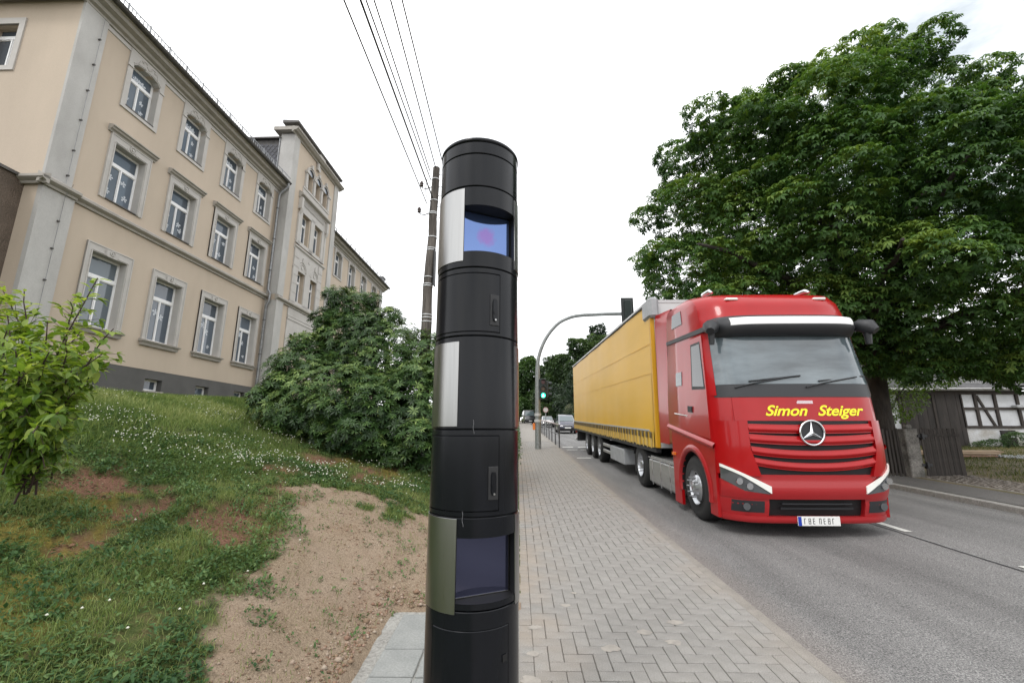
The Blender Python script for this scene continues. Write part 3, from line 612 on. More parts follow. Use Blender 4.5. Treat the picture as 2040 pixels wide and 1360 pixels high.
WF = {'g': window_form(2*OW, 2.23), 'f': window_form(2*OW-.04, 1.9), 'u': window_form(1.04, 1.67), 't': window_form(.78, 1.75), 'b': window_form(.72, .4, 0, False), 'a': window_form(.5, 1.05, 0, False), 'w': window_form(1.0, 1.7)}
def sticker(parent, pts, r, rot=0):
    for (py, pz) in pts:
        mb = MB(); mb.disc((-.0285, py, pz), (1, 0, 0), r*.3, 8)
        for k in range(5):
            a = k*1.256+rr.uniform(0, .5)+rot; q = r*rr.uniform(.7, 1.1); c, s_ = math.cos(a), math.sin(a)
            mb.add([(-.028, py, pz), (-.028, py+q*(c*.8-s_*.35), pz+q*(s_*.8+c*.35)), (-.028, py+q*c*1.15, pz+q*s_*1.15), (-.028, py+q*(c*.8+s_*.35), pz+q*(s_*.8-c*.35))], [(0, 1, 2, 3)])
        mb.build('window_sticker', STICK, parent, fix=False)
def place(kind, x, s, z, par=None, rot=0, mats=None):
    fm, ps = WF[kind]; o = bpy.data.objects.new('window', fm); C.objects.link(o); o.parent = par or bld; o.location = (x, s, z); o.rotation_euler = (0, 0, rot)
    for p in ps:
        q = bpy.data.objects.new('pane', p); C.objects.link(q); q.parent = o
    return o
for i, s in enumerate(GF):
    o = place('g', -.2, s, 4.72)
    if i == 0:
        for q in o.children:
            if True: q.data = q.data.copy(); q.data.materials[0] = PANEB
    if i: sticker(o, [(-.1, 1.0+.1*i), (.12, .95)], .13); 
    if i > 1: sticker(o, [(.3, .35), (-.3, .7)], .08)
    o = place('f', -.2, s, 8.7); sticker(o, [(rr.uniform(-.42, -.15), rr.uniform(.75, 1.05)), (rr.uniform(.15, .4), rr.uniform(.5, 1.0)), (rr.uniform(.1, .35), rr.uniform(.3, .5)), (-.3, .4)], .1)
    o = place('u', -.2, s, 12.05); sticker(o, [(rr.uniform(-.4, -.15), rr.uniform(.4, .8)), (.22, rr.uniform(.5, .9)), (.25, .3)], .09); sticker(o, [(0, 1.33), (.15, 1.3), (-.15, 1.3)], .11)
for s in (12.2, 14.64, 16.96, 19.26): place('b', -.14, s, 3.0)
for s in (28.0, 30.35, 32.75, 35.15): place('w', -.2, s, 12.15); place('w', -.2, s, 8.8); place('w', -.2, s, 4.9)
o = place('w', 0, 0, 0); o.location = ((gw[0]+gw[1])/2, gy+.2, gw[2]); o.rotation_euler = (0, 0, -math.pi/2)
# ---- surrounds, sills, pediments (alike pieces share meshes)
def form(mbf, m): o = mbf.build('f', m); d = o.data; bpy.data.objects.remove(o); return d
def inst(name, me, loc, par=None, rot=0):
    o = bpy.data.objects.new(name, me); C.objects.link(o); o.parent = par or bld; o.location = loc; o.rotation_euler = (0, 0, rot); return o
def frame_form(w, h, b, ht, x=.045):
    mb = MB()
    mb.box(-.02, x, -w/2-b, -w/2, -.02, h); mb.box(-.02, x, w/2, w/2+b, -.02, h); mb.box(-.02, x, -w/2-b, w/2+b, h, h+ht)
    for a_, b_ in ((-w/2-.001, -w/2+.006), (w/2-.006, w/2+.001)): mb.box(-.2, x-.002, a_, b_, 0, h)
    mb.box(-.2, x-.002, -w/2+.006, w/2-.006, h-.006, h+.001)
    mb.box(0, x+.02, -w/2-.05, -w/2-.02, 0, h+.02); mb.box(0, x+.02, w/2+.02, w/2+.05, 0, h+.02); mb.box(0, x+.02, -w/2-.02, -.22, h+.02, h+.05); mb.box(0, x+.02, .22, w/2+.02, h+.02, h+.05)
    mb.box(0, x+.015, -w/2-b, -w/2-b+.035, -.02, h+ht); mb.box(0, x+.015, w/2+b-.035, w/2+b, -.02, h+ht); mb.box(0, x+.015, -w/2-b+.035, w/2+b-.035, h+ht-.035, h+ht)
    return mb
def rosette(mb, s, z, r, x=.045):
    mb.tube([(x+.01, s+r*math.cos(a), z+r*math.sin(a)) for a in np.linspace(0, 2*math.pi, 15)], .018, 5, False); mb.disc((x, s, z), (1, 0, 0), r*.45, 10, 0, .03)
mb = frame_form(2*OW, 2.23, .19, .26); mb.add([(.045, -.22, 2.25), (.045, .22, 2.25), (.045, .16, 2.42), (.045, -.16, 2.42), (.085, -.15, 2.21), (.085, .15, 2.21), (.085, .2, 2.42), (.085, -.2, 2.42)], [(4, 5, 6, 7), (0, 1, 5, 4), (1, 2, 6, 5), (2, 3, 7, 6), (3, 0, 4, 7)]); rosette(mb, 0, 2.35, .075, .08); SG = form(mb, TRIM)
mb = MB(); mb.prism([(0, 0), (.16, 0), (.18, .05), (.02, .09), (0, .09)], (-OW-.25, OW+.25), lambda a, b, t: (a, t, b)); mb.prism([(0, -.12), (.08, -.12), (.12, -.0), (0, -.0)], (-OW-.2, OW+.2), lambda a, b, t: (a, t, b)); SILL = form(mb, CORN)
mb = frame_form(2*OW-.04, 1.9, .19, .26); mb.box(0, .06, -.2, -.12, 1.92, 1.98); mb.box(0, .06, .12, .2, 1.92, 1.98); rosette(mb, 0, 2.03, .095); SF = form(mb, TRIM)
mb = MB(); mb.prism([(0, 0), (.05, 0), (.07, .05), (.13, .08), (.15, .13), (.2, .15), (.2, .19), (.03, .23), (0, .23)], (-.86, .86), lambda a, b, t: (a, t, b)); PED = form(mb, CORN)
mb = MB(); mb.box(-.2, .055, -.54, .54, -.035, 0); SLIP = form(mb, LEAD)
def upper_surround(w, h):
    """stilted arch head: the reveal top is a flattened cusped arch, with scrolls above"""
    mb = MB(); b = .17; x = .045
    mb.box(-.02, x, -w/2-b, -w/2, -.14, h-.28); mb.box(-.02, x, w/2, w/2+b, -.14, h-.28); mb.box(-.02, x, -w/2, w/2, -.14, -.03)
    arch = [(-w/2, h-.28), (-w/2, h-.13), (-w/2+.06, h-.1), (-w/2+.12, h-.03), (-.14, h+.03), (-.1, h-.01), (0, h+.0), (.1, h-.01), (.14, h+.03), (w/2-.12, h-.03), (w/2-.06, h-.1), (w/2, h-.13), (w/2, h-.28)]
    H2 = h+.52; top = [(w/2+b, h-.28), (w/2+b, H2), (-w/2-b, H2), (-w/2-b, h-.28)]
    for a_, b_ in ((-w/2-.001, -w/2+.006), (w/2-.006, w/2+.001)): mb.box(-.2, x-.002, a_, b_, 0, h-.28)
    # head plate as quads between arch and top edge
    ax = [p[0] for p in arch]; up = [(p[0], H2) for p in arch]
    for i in range(1, len(arch)-2): mb.add([(x, *arch[i]), (x, *arch[i+1]), (x, *up[i+1]), (x, *up[i])], [(0, 1, 2, 3)])
    for i in range(len(arch)-1): mb.add([(x, *arch[i]), (x, *arch[i+1]), (-.2, *arch[i+1]), (-.2, *arch[i])], [(0, 1, 2, 3)])
    for sg in (-1, 1): mb.box(-.02, x, min(sg*w/2, sg*(w/2+b)), max(sg*w/2, sg*(w/2+b)), h-.28, H2); mb.box(x, x+.03, min(sg*(w/2), sg*(w/2+b+.02)), max(sg*(w/2), sg*(w/2+b+.02)), h-.3, h-.25)
    mb.tube([(x, p[0]*1.05, p[1]+.045) for p in arch[1:-1]], .022, 5)
    for sg in (-1, 1):   # scrolls
        sp = [(x+.005, sg*(.17+.13*(1-t)+.09*t*math.cos(t*9)*1.0), h+.2+.07*math.sin(t*9)*t+.02) for t in np.linspace(.05, 1, 16)]; mb.tube(sp, .016, 5)
        mb.tube([(x+.005, sg*(.3+.1*t), h+.2-.16*t+.03*math.sin(t*6)) for t in np.linspace(0, 1, 8)], .014, 5)
    mb.tube([(x+.005, -.1+.2*t, h+.1+.08*abs(math.cos(t*math.pi))) for t in np.linspace(0, 1, 9)], .018, 5)
    return mb
SU = form(upper_surround(1.04, 1.67), TRIM)
for s in GF:
    inst('window_surround', SG, (0, s, 4.72)); inst('window_sill', SILL, (0, s, 4.62))
    inst('window_surround', SF, (0, s, 8.7)); inst('window_pediment', PED, (0, s, 10.86)); inst('window_sill', SLIP, (0, s, 8.72))
    inst('window_surround', SU, (0, s, 12.05)); inst('window_sill', SLIP, (0, s, 12.06))
mb = MB(); mb.box(-.2, .12, -.4, .4, -.05, 0); SB = form(mb, CORN)
for s in (12.2, 14.64, 16.96, 19.26): inst('window_sill', SB, (.0, s, 3.0))
SU2 = form(upper_surround(1.0, 1.7), TRIM)
for s in (28.0, 30.35, 32.75, 35.15):
    inst('window_surround', SU2, (0, s, 12.15)); inst('window_sill', SLIP, (0, s, 12.16)); inst('window_surround', SF, (0, s, 8.75)); inst('window_surround', SG, (0, s, 4.7))
mb = MB(); a, b, c, d = gw; g0 = gy-.04
for q in ((a-.17, a, c-.15, d+.2), (b, b+.17, c-.15, d+.2), (a, b, c-.15, c), (a, b, d, d+.2)): mb.box(q[0], q[1], g0, gy+.02, q[2], q[3])
mb.build('window_surround', TRIM, bld)
# ---- pilasters, string course, cornice, gutter
def vert(name, m, x, s0, s1, z0, z1, x0=-.02): mb = MB(); mb.box(x0, x, s0, s1, z0, z1); return mb.build(name, m, bld)
mb = MB(); mb.box(-.01, .07, 10.085, 10.8, 8.4, 14.1); mb.build('pilaster', PILG, bld)
mb = MB(); mb.box(-.012, .12, 10.08, 10.92, 2.0, 8.1); mb.build('pilaster', PILG, bld)
STRP = [(0, 0), (.06, 0), (.08, .06), (.15, .1), (.19, .13), (.19, .2), (.1, .26), (.02, .31), (0, .31)]
def string_course(s0, s1, z, x=0): 
    mb = MB(); mb.prism([(a+x, b+z) for a, b in STRP], (s0, s1), lambda a, b, t: (a, t, b)); return mb.build('string_course', CORN, bld)
string_course(10.92, 20.4, 8.1); string_course(9.9, 10.92, 8.1, .12); string_course(25.95, 37.3, 8.1)
mb = MB(); mb.prism([(a+.03, b+8.1) for a, b in STRP], (-.45, .31), lambda a, b, t: (t, gy-a, b)); mb.build('string_course', CORN, bld)
mb = MB(); mb.box(0, .03, 10.8, 20.4, 13.95, 14.12); mb.box(0, .03, 25.95, 37.2, 13.95, 14.12)
for s in GF+[]: pass
mb.build('frieze', TRIM, bld)
EAVE = [(0, 14.1), (.08, 14.1), (.1, 14.16), (.2, 14.2), (.24, 14.28), (.4, 14.33), (.44, 14.42), (.5, 14.44), (.5, 14.5), (0, 14.5)]
for s0, s1 in ((9.8, 20.4), (25.95, 37.5)):
    mb = MB(); mb.prism(EAVE, (s0, s1), lambda a, b, t: (a, t, b)); mb.build('eaves_cornice', CORN, bld)
    mb = MB(); P = []
    for t in (s0-.05, s1+(.0 if s1 < 21 else .05)): P.append([(.58+.085*math.cos(a), t, 14.53+.085*math.sin(a)) for a in np.linspace(math.pi, 2*math.pi, 9)])
    mb.grid(P); mb.tube([(.665, s0-.05, 14.53), (.665, s1, 14.53)], .013, 6); mb.build('gutter', LEAD, bld)
    mb = MB(); mb.add([(.6, s0-.1, 14.56), (.6, s1, 14.56), (-4.6, s1, 17.4 if s1 < 21 else 17.4), (-4.6, s0-.1, 17.4)], [(0, 1, 2, 3)]); mb.add([(.6, s0-.1, 14.5), (.6, s1, 14.5), (.6, s1, 14.56), (.6, s0-.1, 14.56)], [(0, 1, 2, 3)])
    mb.add([(.6, s0-.1, 14.5), (.6, s0-.1, 14.56), (-4.6, s0-.1, 17.4), (-4.6, s0-.1, 14.5)], [(0, 1, 2, 3)]); mb.build('roof', SLATE, bld)
    mb = MB(); zz = lambda x: 14.56+(.6-x)*.546; n = int((s1-s0)/.14)
    for k in range(n): s = s0+k*.14; mb.box(.56, .57, s, s+.024, zz(.56)+.02, zz(.56)+.26)
    mb.box(.555, .57, s0, s1, zz(.56)+.235, zz(.56)+.27); mb.box(.555, .57, s0, s1, zz(.56)+.03, zz(.56)+.05)
    for k in range(int((s1-s0)/.8)): s = s0+k*.8+.2; mb.box(.55, .575, s, s+.035, zz(.56)-.02, zz(.56)+.31)
    mb.build('snow_guard', ZINC, bld)
mb = MB(); mb.box(-1.0, .0, 9.6, 9.98, 14.1, 14.5); mb.box(-9, -1, 9.6, 9.98, 14.1, 14.5); mb.build('gable_cornice', CORN, bld)
# lightning conductor on the corner pilaster
mb = MB(); mb.tube([(.12, 10.62, 14.1), (.115, 10.6, 8.45)], .006, 5); mb.tube([(.33, 10.62, 8.42), (.16, 10.62, 8.05), (.15, 10.6, 3.2)], .006, 5)
cnd = mb.build('lightning_conductor', ZINC, bld)
for z in (13.3, 12.4, 11.5, 10.5, 9.5, 8.7): mb = MB(); mb.box(.07, .14, 10.59, 10.63, z-.02, z+.02); mb.build('clamp', LEAD, cnd)
for z in (7.3, 6.5, 5.6, 4.7): mb = MB(); mb.box(.12, .17, 10.58, 10.63, z-.02, z+.02); mb.build('clamp', LEAD, cnd)
# downpipe at the inner corner
dp = MB(); dp.tube([(.58, 20.25, 14.45), (.56, 20.25, 14.25), (.2, 20.22, 13.85), (.17, 20.22, 13.6), (.17, 20.22, 8.6), (.3, 20.22, 8.4), (.3, 20.22, 8.0), (.18, 20.22, 7.75), (.18, 20.22, 2.6)], .06, 10); dpo = dp.build('downpipe', ZINC, bld)
for z in (13.0, 11.3, 9.6, 7.0, 5.3, 3.7): mb = MB(); mb.lathe([(.062, z-.02), (.072, z-.02), (.072, z+.02), (.062, z+.02)], 12, (.17, 20.22)); mb.build('pipe_collar', LEAD, dpo)
# brown annex beside the gable
mb = MB(); mb.box(-8, -.42, 2.5, gy-.001, 0, 8.25); mb.build('annex_wall', ROUGH, bld); mb = MB(); mb.prism([(-.36, 8.25), (-.36, 8.33), (-8, 9.2), (-8, 8.25)], (2.4, gy-.001), lambda a, b, t: (a, t, b)); mb.build('annex_roof', LEAD, bld)
# ---- entrance bay (tower)
TX = .5
tw = [(22.08, 22.86, 8.55, 10.3), (23.5, 24.28, 8.55, 10.3), (22.08, 22.86, 11.95, 13.7), (23.5, 24.28, 11.95, 13.7)]
aw = [(22.1, 22.72), (23.02, 23.64), (23.94, 24.56)]
hl = tw+[(a, b, 15.25, 16.3) for a, b in aw]+[(22.0, 24.2, 5.9, 6.6)]
mb = MB(); wall(mb, 20.4, 25.95, 2.5, 17.55, hl, TX, .26)
mb.add([(TX, 20.4, 2.5), (TX, 20.4, 17.55), (-.2, 20.4, 17.55), (-.2, 20.4, 2.5)], [(0, 1, 2, 3)]); mb.add([(TX, 25.95, 2.5), (TX, 25.95, 17.55), (-.2, 25.95, 17.55), (-.2, 25.95, 2.5)], [(0, 1, 2, 3)])
mb.build('bay_wall', PLAST, bld)
for s0, s1 in ((20.39, 20.93), (25.42, 25.96)):
    mb = MB(); mb.box(-.21, TX+.06, s0, s1, 8.42, 17.55); mb.build('pilaster', PILG, bld); mb = MB(); mb.box(-.21, TX+.1, s0-.03, s1+.03, 2.5, 8.1); mb.build('pilaster', PILG, bld)
string_course(20.3, 26.05, 8.1, TX+.02)
BCOR = [(0, 17.5), (.06, 17.5), (.1, 17.56), (.22, 17.6), (.3, 17.68), (.34, 17.7), (.34, 17.76), (.1, 17.82), (0, 17.82)]
mb = MB(); mb.prism([(a+TX, b) for a, b in BCOR], (20.1, 26.2), lambda a, b, t: (a, t, b)); mb.box(-.5, TX, 20.1, 26.2, 17.6, 17.8); mb.build('bay_cornice', CORN, bld)
mb = MB(); mb.box(-.1, TX+.1, 20.5, 25.85, 17.8, 18.15); mb.box(TX+.1, TX+.16, 23.0, 23.7, 17.8, 18.24); mb.box(TX+.02, TX+.13, 22.95, 23.15, 17.05, 17.5); mb.disc((TX+.02, 23.2, 17.22), (1, 0, 0), .18, 14, 0, .07); mb.build('parapet', TRIM, bld)
mb = MB(); mb.prism([(-.15, 18.15), (TX+.2, 18.15), (TX+.24, 18.2), (TX+.24, 18.27), (-.15, 18.33)], (20.25, 26.05), lambda a, b, t: (a, t, b)); mb.build('parapet_coping', LEAD, bld)
for s, z, k in ((22.47, 8.55, 't'), (23.89, 8.55, 't'), (22.47, 11.95, 't'), (23.89, 11.95, 't')): place(k, TX-.22, s, z)
for a, b in aw: place('a', TX-.22, (a+b)/2, 15.25)
o = place('b', TX-.2, 22.5, 6.05); o2 = place('b', TX-.2, 23.6, 6.05)
# arched heads
def arc(s, z, r, a0=0, a1=math.pi, n=10): return [(s+r*math.cos(a), z+r*math.sin(a)) for a in np.linspace(a0, a1, n)]
for a, b in aw:
    c = (a+b)/2; mb = MB()
    A = arc(c, 16.3, .31, n=12); B = arc(c, 16.3, .46, n=12)
    mb.grid([[(TX+.07, *p) for p in A], [(TX+.07, *p) for p in B]], False); mb.grid([[(TX+.07, *p) for p in B], [(TX, *p) for p in B]], False); mb.tube([(TX+.08, *p) for p in arc(c, 16.3, .43, n=12)], .03, 6)
    mb.box(TX, TX+.13, c-.07, c+.07, 16.68, 16.92); mb.build('arch_moulding', TRIM, bld)
    mb = MB(); n = len(A); mb.add([(TX+.012, *p) for p in A], [tuple(range(n))]); mb.build('arch_pane', PANE, bld)
mb = MB()
for s in (21.95, 22.87, 23.79, 24.71):
    mb.box(TX, TX+.1, s-.1, s+.1, 15.25, 16.15); mb.box(TX, TX+.15, s-.15, s+.15, 16.15, 16.3)
mb.box(TX, TX+.08, 21.75, 24.9, 15.13, 15.25); mb.box(TX, TX+.04, 21.75, 24.9, 14.72, 15.13); mb.build('arcade_frame', TRIM, bld)
mb = MB(); mb.prism([(TX+a*1.3, 14.42+b*1.2) for a, b in STRP], (21.45, 24.95), lambda a, b, t: (a, t, b)); mb.build('bay_cornice', CORN, bld)
mb = MB()
for s in (21.82, 23.18, 24.5): 
    w = .2 if s != 23.18 else .28; mb.box(TX, TX+.06, s-w/1.3, s+w/1.3, 11.75, 13.85)
mb.box(TX, TX+.06, 21.66, 24.66, 13.7, 14.1); mb.box(TX, TX+.06, 21.66, 24.66, 11.75, 11.95)
for k in range(22): mb.box(TX+.06, TX+.1, 21.95+k*.112, 22.0+k*.112, 14.12, 14.4)
mb.box(TX, TX+.04, 21.66, 24.66, 14.1, 14.42)
for s in (21.62, 24.72): mb.box(TX, TX+.2, s-.1, s+.1, 13.75, 14.42); mb.tube([(TX+.1, s, 13.8), (TX+.16, s, 13.65), (TX+.06, s, 13.5)], .08, 8); mb.box(TX, TX+.1, s-.08, s+.08, 11.75, 13.5)
mb.build('bay_surround', TRIM, bld)
mb = MB(); mb.prism([(TX+a*.7, 11.42+b*.9) for a, b in STRP], (21.5, 24.95), lambda a, b, t: (a, t, b)); mb.build('bay_cornice', TRIM, bld)
mb = MB()
for s in (21.82, 23.18, 24.5):
    w = .25 if s != 23.18 else .3; mb.box(TX, TX+.06, s-w, s+w, 8.45, 10.4)
for k in range(6): mb.box(TX+.06, TX+.075, 21.57, 22.07, 8.47+k*.5, 8.93+k*.5); mb.box(TX+.06, TX+.075, 24.28, 24.75, 8.47+k*.5, 8.93+k*.5)
mb.box(TX, TX+.05, 21.57, 24.75, 10.3, 11.42); mb.box(TX, TX+.06, 21.57, 24.75, 8.4, 8.55)
for c in (22.47, 23.89):
    for r in (.5, .38): mb.tube([(TX+.05, *p) for p in arc(c, 10.4, r, n=14)], .035, 6)
    mb.disc((TX+.05, c, 10.6), (1, 0, 0), .12, 8, 0, .03); mb.box(TX+.05, TX+.11, c-.05, c+.05, 10.88, 11.15)
for s in (21.8, 23.18, 24.55): mb.disc((TX+.05, s, 11.15), (1, 0, 0), .09, 8, 0, .03)
mb.build('bay_surround', TRIM, bld)
mb = MB(); mb.box(TX, TX+.05, 21.55, 21.95, 3, 8.08); mb.box(TX, TX+.05, 24.3, 24.8, 3, 8.08); mb.box(TX, TX+.05, 21.95, 24.3, 6.65, 8.08); mb.box(TX, TX+.08, 21.55, 24.8, 7.45, 7.55); mb.box(TX, TX+.07, 21.55, 24.8, 7.62, 7.66); mb.build('entrance_panel', TRIM, bld)
# slate-hung side of the bay above the roof, laid as individual courses
mb = MB(); mb.box(-5, -.22, 20.47, 25.9, 14, 17.25); mb.build('bay_body', LEAD, bld)
ds = None
for i in range(18):
    for j in range(17):
        x = -.28-i*.25-(j % 2)*.125; z = 14.3+j*.17
        if z > 17.1 or z < 14.56+(.6-x)*.546-.3: continue
        if ds is None:
            mb = MB(); mb.add([(0, 0, .0), (-.125, -.004, -.13), (0, -.008, -.26), (.125, -.004, -.13), (0, .01, .0), (-.125, .006, -.13), (0, .002, -.26), (.125, .006, -.13)], [(0, 1, 2, 3), (7, 6, 5, 4), (0, 1, 5, 4), (1, 2, 6, 5), (2, 3, 7, 6), (3, 0, 4, 7)]); ds = form(mb, SLATE)
        inst('slate', ds, (x, 20.455+rr.uniform(-.004, .002), z))
mb = MB(); mb.box(-5, -.2, 20.3, 26.05, 17.25, 17.34); mb.build('bay_roof', LEAD, bld)
mb = MB(); mb.tube([(-.25, 20.36, 14.7), (-.25, 20.36, 17.3)], .035, 8); mb.build('bay_downpipe', ZINC, bld)
mb = MB(); mb.box(-.05, .06, 36.55, 37.22, 3, 14.1); mb.build('pilaster', PILG, bld)
mb = MB(); mb.box(-.6, .3, 36.3, 36.9, 14.6, 15.15); mb.box(-.7, .4, 36.2, 37.0, 15.15, 15.23); mb.build('end_chimney', LEAD, bld)
# ------------------------------------------------------------------ the speed camera pillar
CX, CY, CR = -.1975, 2.05, .198; PHI0 = math.atan2(-CY, -CX)
def colmat():
    m = mat('black_anodised', (.006, .0068, .0085), .2, spec=.24, metal=0, col2=(.009, .010, .013), vscale=3.5, stretch=(1, 1, .35), rvar=.05, bump=.02, bscale=260)
    return m
BLK = colmat(); BLK2 = mat('matt_black', (.012, .012, .013), .55); RUB = mat('black_gap', (.004, .004, .004), .8)
def brushed():
    m = mat('brushed_steel', (.36, .36, .355), .3, metal=1, var=.05, vscale=22, stretch=(9, 9, .12), bump=.015, bscale=60, rvar=.03); return m
STEEL = brushed()
def polar(th, r, z): a = PHI0+math.radians(th); return (r*math.cos(a), r*math.sin(a), z)
zc = lambda z: H+(z-H)*.98
pil = empty('speed_camera_pillar', (CX, CY, 0)); tag(pil, 'tall round black speed camera pillar with brushed steel plates and two sensor windows beside the pavement', 'speed camera')
NTH = 96
def shell(name, m, z0, z1, th0=-180, th1=180, r=CR, hole=None, thick=0, par=None, edge=.0025):
    """curved wall between z0 and z1; hole = (th0, th1, z0, z1); thick closes the rim inwards"""
    full = th1-th0 >= 359.9; T = list(np.linspace(th0, th1, max(6, int((th1-th0)/3.0))+1)); Z_ = [z0, z0+edge, z1-edge, z1]
    if hole: T = sorted(set(T) | {hole[0], hole[1]}); Z_ = sorted(set(Z_) | {hole[2], hole[3]})
    mb = MB(); R = lambda z: r-(edge if z in (z0, z1) else 0); n = len(T)
    def rows(ZZ):
        V = [polar(t, R(z), z) for z in ZZ for t in T]; F = []
        for j in range(len(ZZ)-1):
            for i in range(n-1):
                if hole and hole[0]-1e-6 <= T[i] and T[i+1] <= hole[1]+1e-6 and hole[2]-1e-6 <= ZZ[j] and ZZ[j+1] <= hole[3]+1e-6: continue
                F.append((j*n+i, j*n+i+1, (j+1)*n+i+1, (j+1)*n+i))
        mb.add(V, F, True)
    rows(Z_[:2]); rows(Z_[1:-1]); rows(Z_[-2:])
    if thick:
        def rim(P): mb.grid([P, [(x*(1-thick/r), y*(1-thick/r), z) for x, y, z in P]], False)
        rim([polar(t, R(z0), z0) for t in T]); rim([polar(t, R(z1), z1) for t in T])
        if not full: rim([polar(th0, R(z), z) for z in Z_]); rim([polar(th1, R(z), z) for z in Z_])
    o = mb.build(name, m, par or pil, weld=False); return o
G_ = .0022
def section(z0, z1, hole=None): return shell('housing_section', BLK, zc(z0)+G_, zc(z1)-G_, hole=hole, thick=.012)
core = MB(); core.lathe([(CR-.014, 0.02), (CR-.014, zc(.89))], 48); core.lathe([(CR-.012, zc(1.24)), (CR-.012, zc(2.36))], 48); core.lathe([(CR-.012, zc(2.7)), (CR-.012, zc(3.0))], 48); core.build('core_tube', RUB, pil)
OPT = (-20, 60, zc(2.432), zc(2.668)); OPB = (-20, 60, zc(.932), zc(1.176))
D1 = (-76, 31, zc(2.043), zc(2.326)); D2 = (-75, 31, zc(1.276), zc(1.588)); D3 = (-53, 47, .1, zc(.838))
section(2.945, 3.012); section(2.768, 2.945); section(2.352, 2.768, OPT); section(2.026, 2.352, D1); section(1.613, 2.026); section(1.256, 1.613, D2); section(.905, 1.256, OPB); section(.05, .905, D3)
mb = MB(); mb.lathe([(0, zc(3.042)), (.1, zc(3.041)), (.17, zc(3.038)), (CR-.001, zc(3.034)), (CR+.003, zc(3.028)), (CR+.003, zc(3.014)), (CR-.005, zc(3.012)), (CR-.02, zc(3.01))], 64); mb.build('cap', BLK, pil)
mb = MB(); mb.lathe([(CR+.012, .02+SL*CY-.04), (CR+.012, .012+SL*CY), (CR-.002, .02+SL*CY)], 48); mb.build('foot_ring', BLK2, pil)
def door(d, hz0, hz1, lab=None):
    o = shell('service_door', BLK, d[2]+.0028, d[3]-.0028, d[0]+.85, d[1]-.85, r=CR+.0006, thick=.012)
    if hz0:
        t = 22.5; hw = 5.2
        h = shell('handle_recess', BLK2, hz0, hz1, t-hw-1, t+hw+1, r=CR+.0045, thick=.006, par=o)
        mb = MB()
        for a, b_, z0, z1, r in ((t-hw+1.6, t+hw-1.6, hz0+.02, hz1-.022, .0115),):
            P = []
            for z in np.linspace(z0, z1, 9):
                e = min(1, 4*min((z-z0), (z1-z))/(z1-z0)+.35); w = (b_-a)/2*e**.5; P.append([polar(t-w, CR+.003, z), polar(t-w*.8, CR+r, z), polar(t+w*.8, CR+r, z), polar(t+w, CR+.003, z)])
            mb.grid(P, False)
        mb.tube([polar(t, CR+.004, (z0+z1)/2-.012), polar(t, CR+.014, (z0+z1)/2-.012)], .009, 10); mb.build('handle', BLK, o)
        mb = MB(); mb.tube([polar(t, CR+.004, z0+.005), polar(t, CR+.0155, z0+.005)], .0045, 10); mb.build('lock', STEEL, o)
    return o
door(D1, zc(2.075), zc(2.222)); door(D2, zc(1.322), zc(1.458)); door(D3, 0, 0)
mb = MB(); mb.box(-.012, .012, -.001, .001, -.012, .012)
for z, th in ((zc(.72), 40),):
    p = polar(th, CR+.0035, z); o = mb.build('keyhole', RUB, pil); o.location = p; o.rotation_euler = (0, 0, PHI0+math.radians(th)+math.pi/2)
def plate(z0, z1, a, b_): return shell('steel_plate', STEEL, zc(z0), zc(z1), a, b_, r=CR+.0035, thick=.0045, edge=.0008)
for z0, z1 in ((2.384, 2.757), (1.625, 2.0), (.893, 1.25)): plate(z0, z1, -98, -20.5 if z0 != 1.625 else -23); plate(z0, z1, 60.5, 138)
# recessed sensor windows
def panemat(name, base, red):
    m = mat(name, base, .06, metal=.85, spec=.6); nt = m.node_tree; N = nt.nodes; L = nt.links; b = N['Principled BSDF']
    if red:
        tc = N.new('ShaderNodeTexCoord'); ln = N.new('ShaderNodeVectorMath'); ln.operation = 'LENGTH'; L.new(tc.outputs['Object'], ln.inputs[0])
        n = N.new('ShaderNodeTexNoise'); n.inputs['Scale'].default_value = 38; n.inputs['Detail'].default_value = 4; L.new(tc.outputs['Object'], n.inputs[0])
        ad = N.new('ShaderNodeMath'); ad.operation = 'MULTIPLY_ADD'; ad.inputs[1].default_value = .045; L.new(n.outputs[0], ad.inputs[0]); L.new(ln.outputs['Value'], ad.inputs[2])
        mr = N.new('ShaderNodeMapRange'); mr.inputs[1].default_value = .078; mr.inputs[2].default_value = .05; mr.inputs[3].default_value = 0; mr.inputs[4].default_value = .8; L.new(ad.outputs[0], mr.inputs[0])
        mx = N.new('ShaderNodeMix'); mx.data_type = 'RGBA'; mx.inputs[6].default_value = (*base, 1); mx.inputs[7].default_value = (.19, .11, .30, 1); L.new(mr.outputs[0], mx.inputs[0]); L.new(mx.outputs[2], b.inputs['Base Color'])
    return m
PU = panemat('blue_coated_pane', (.115, .175, .36), True); PL_ = panemat('dark_coated_pane', (.085, .09, .15), False)
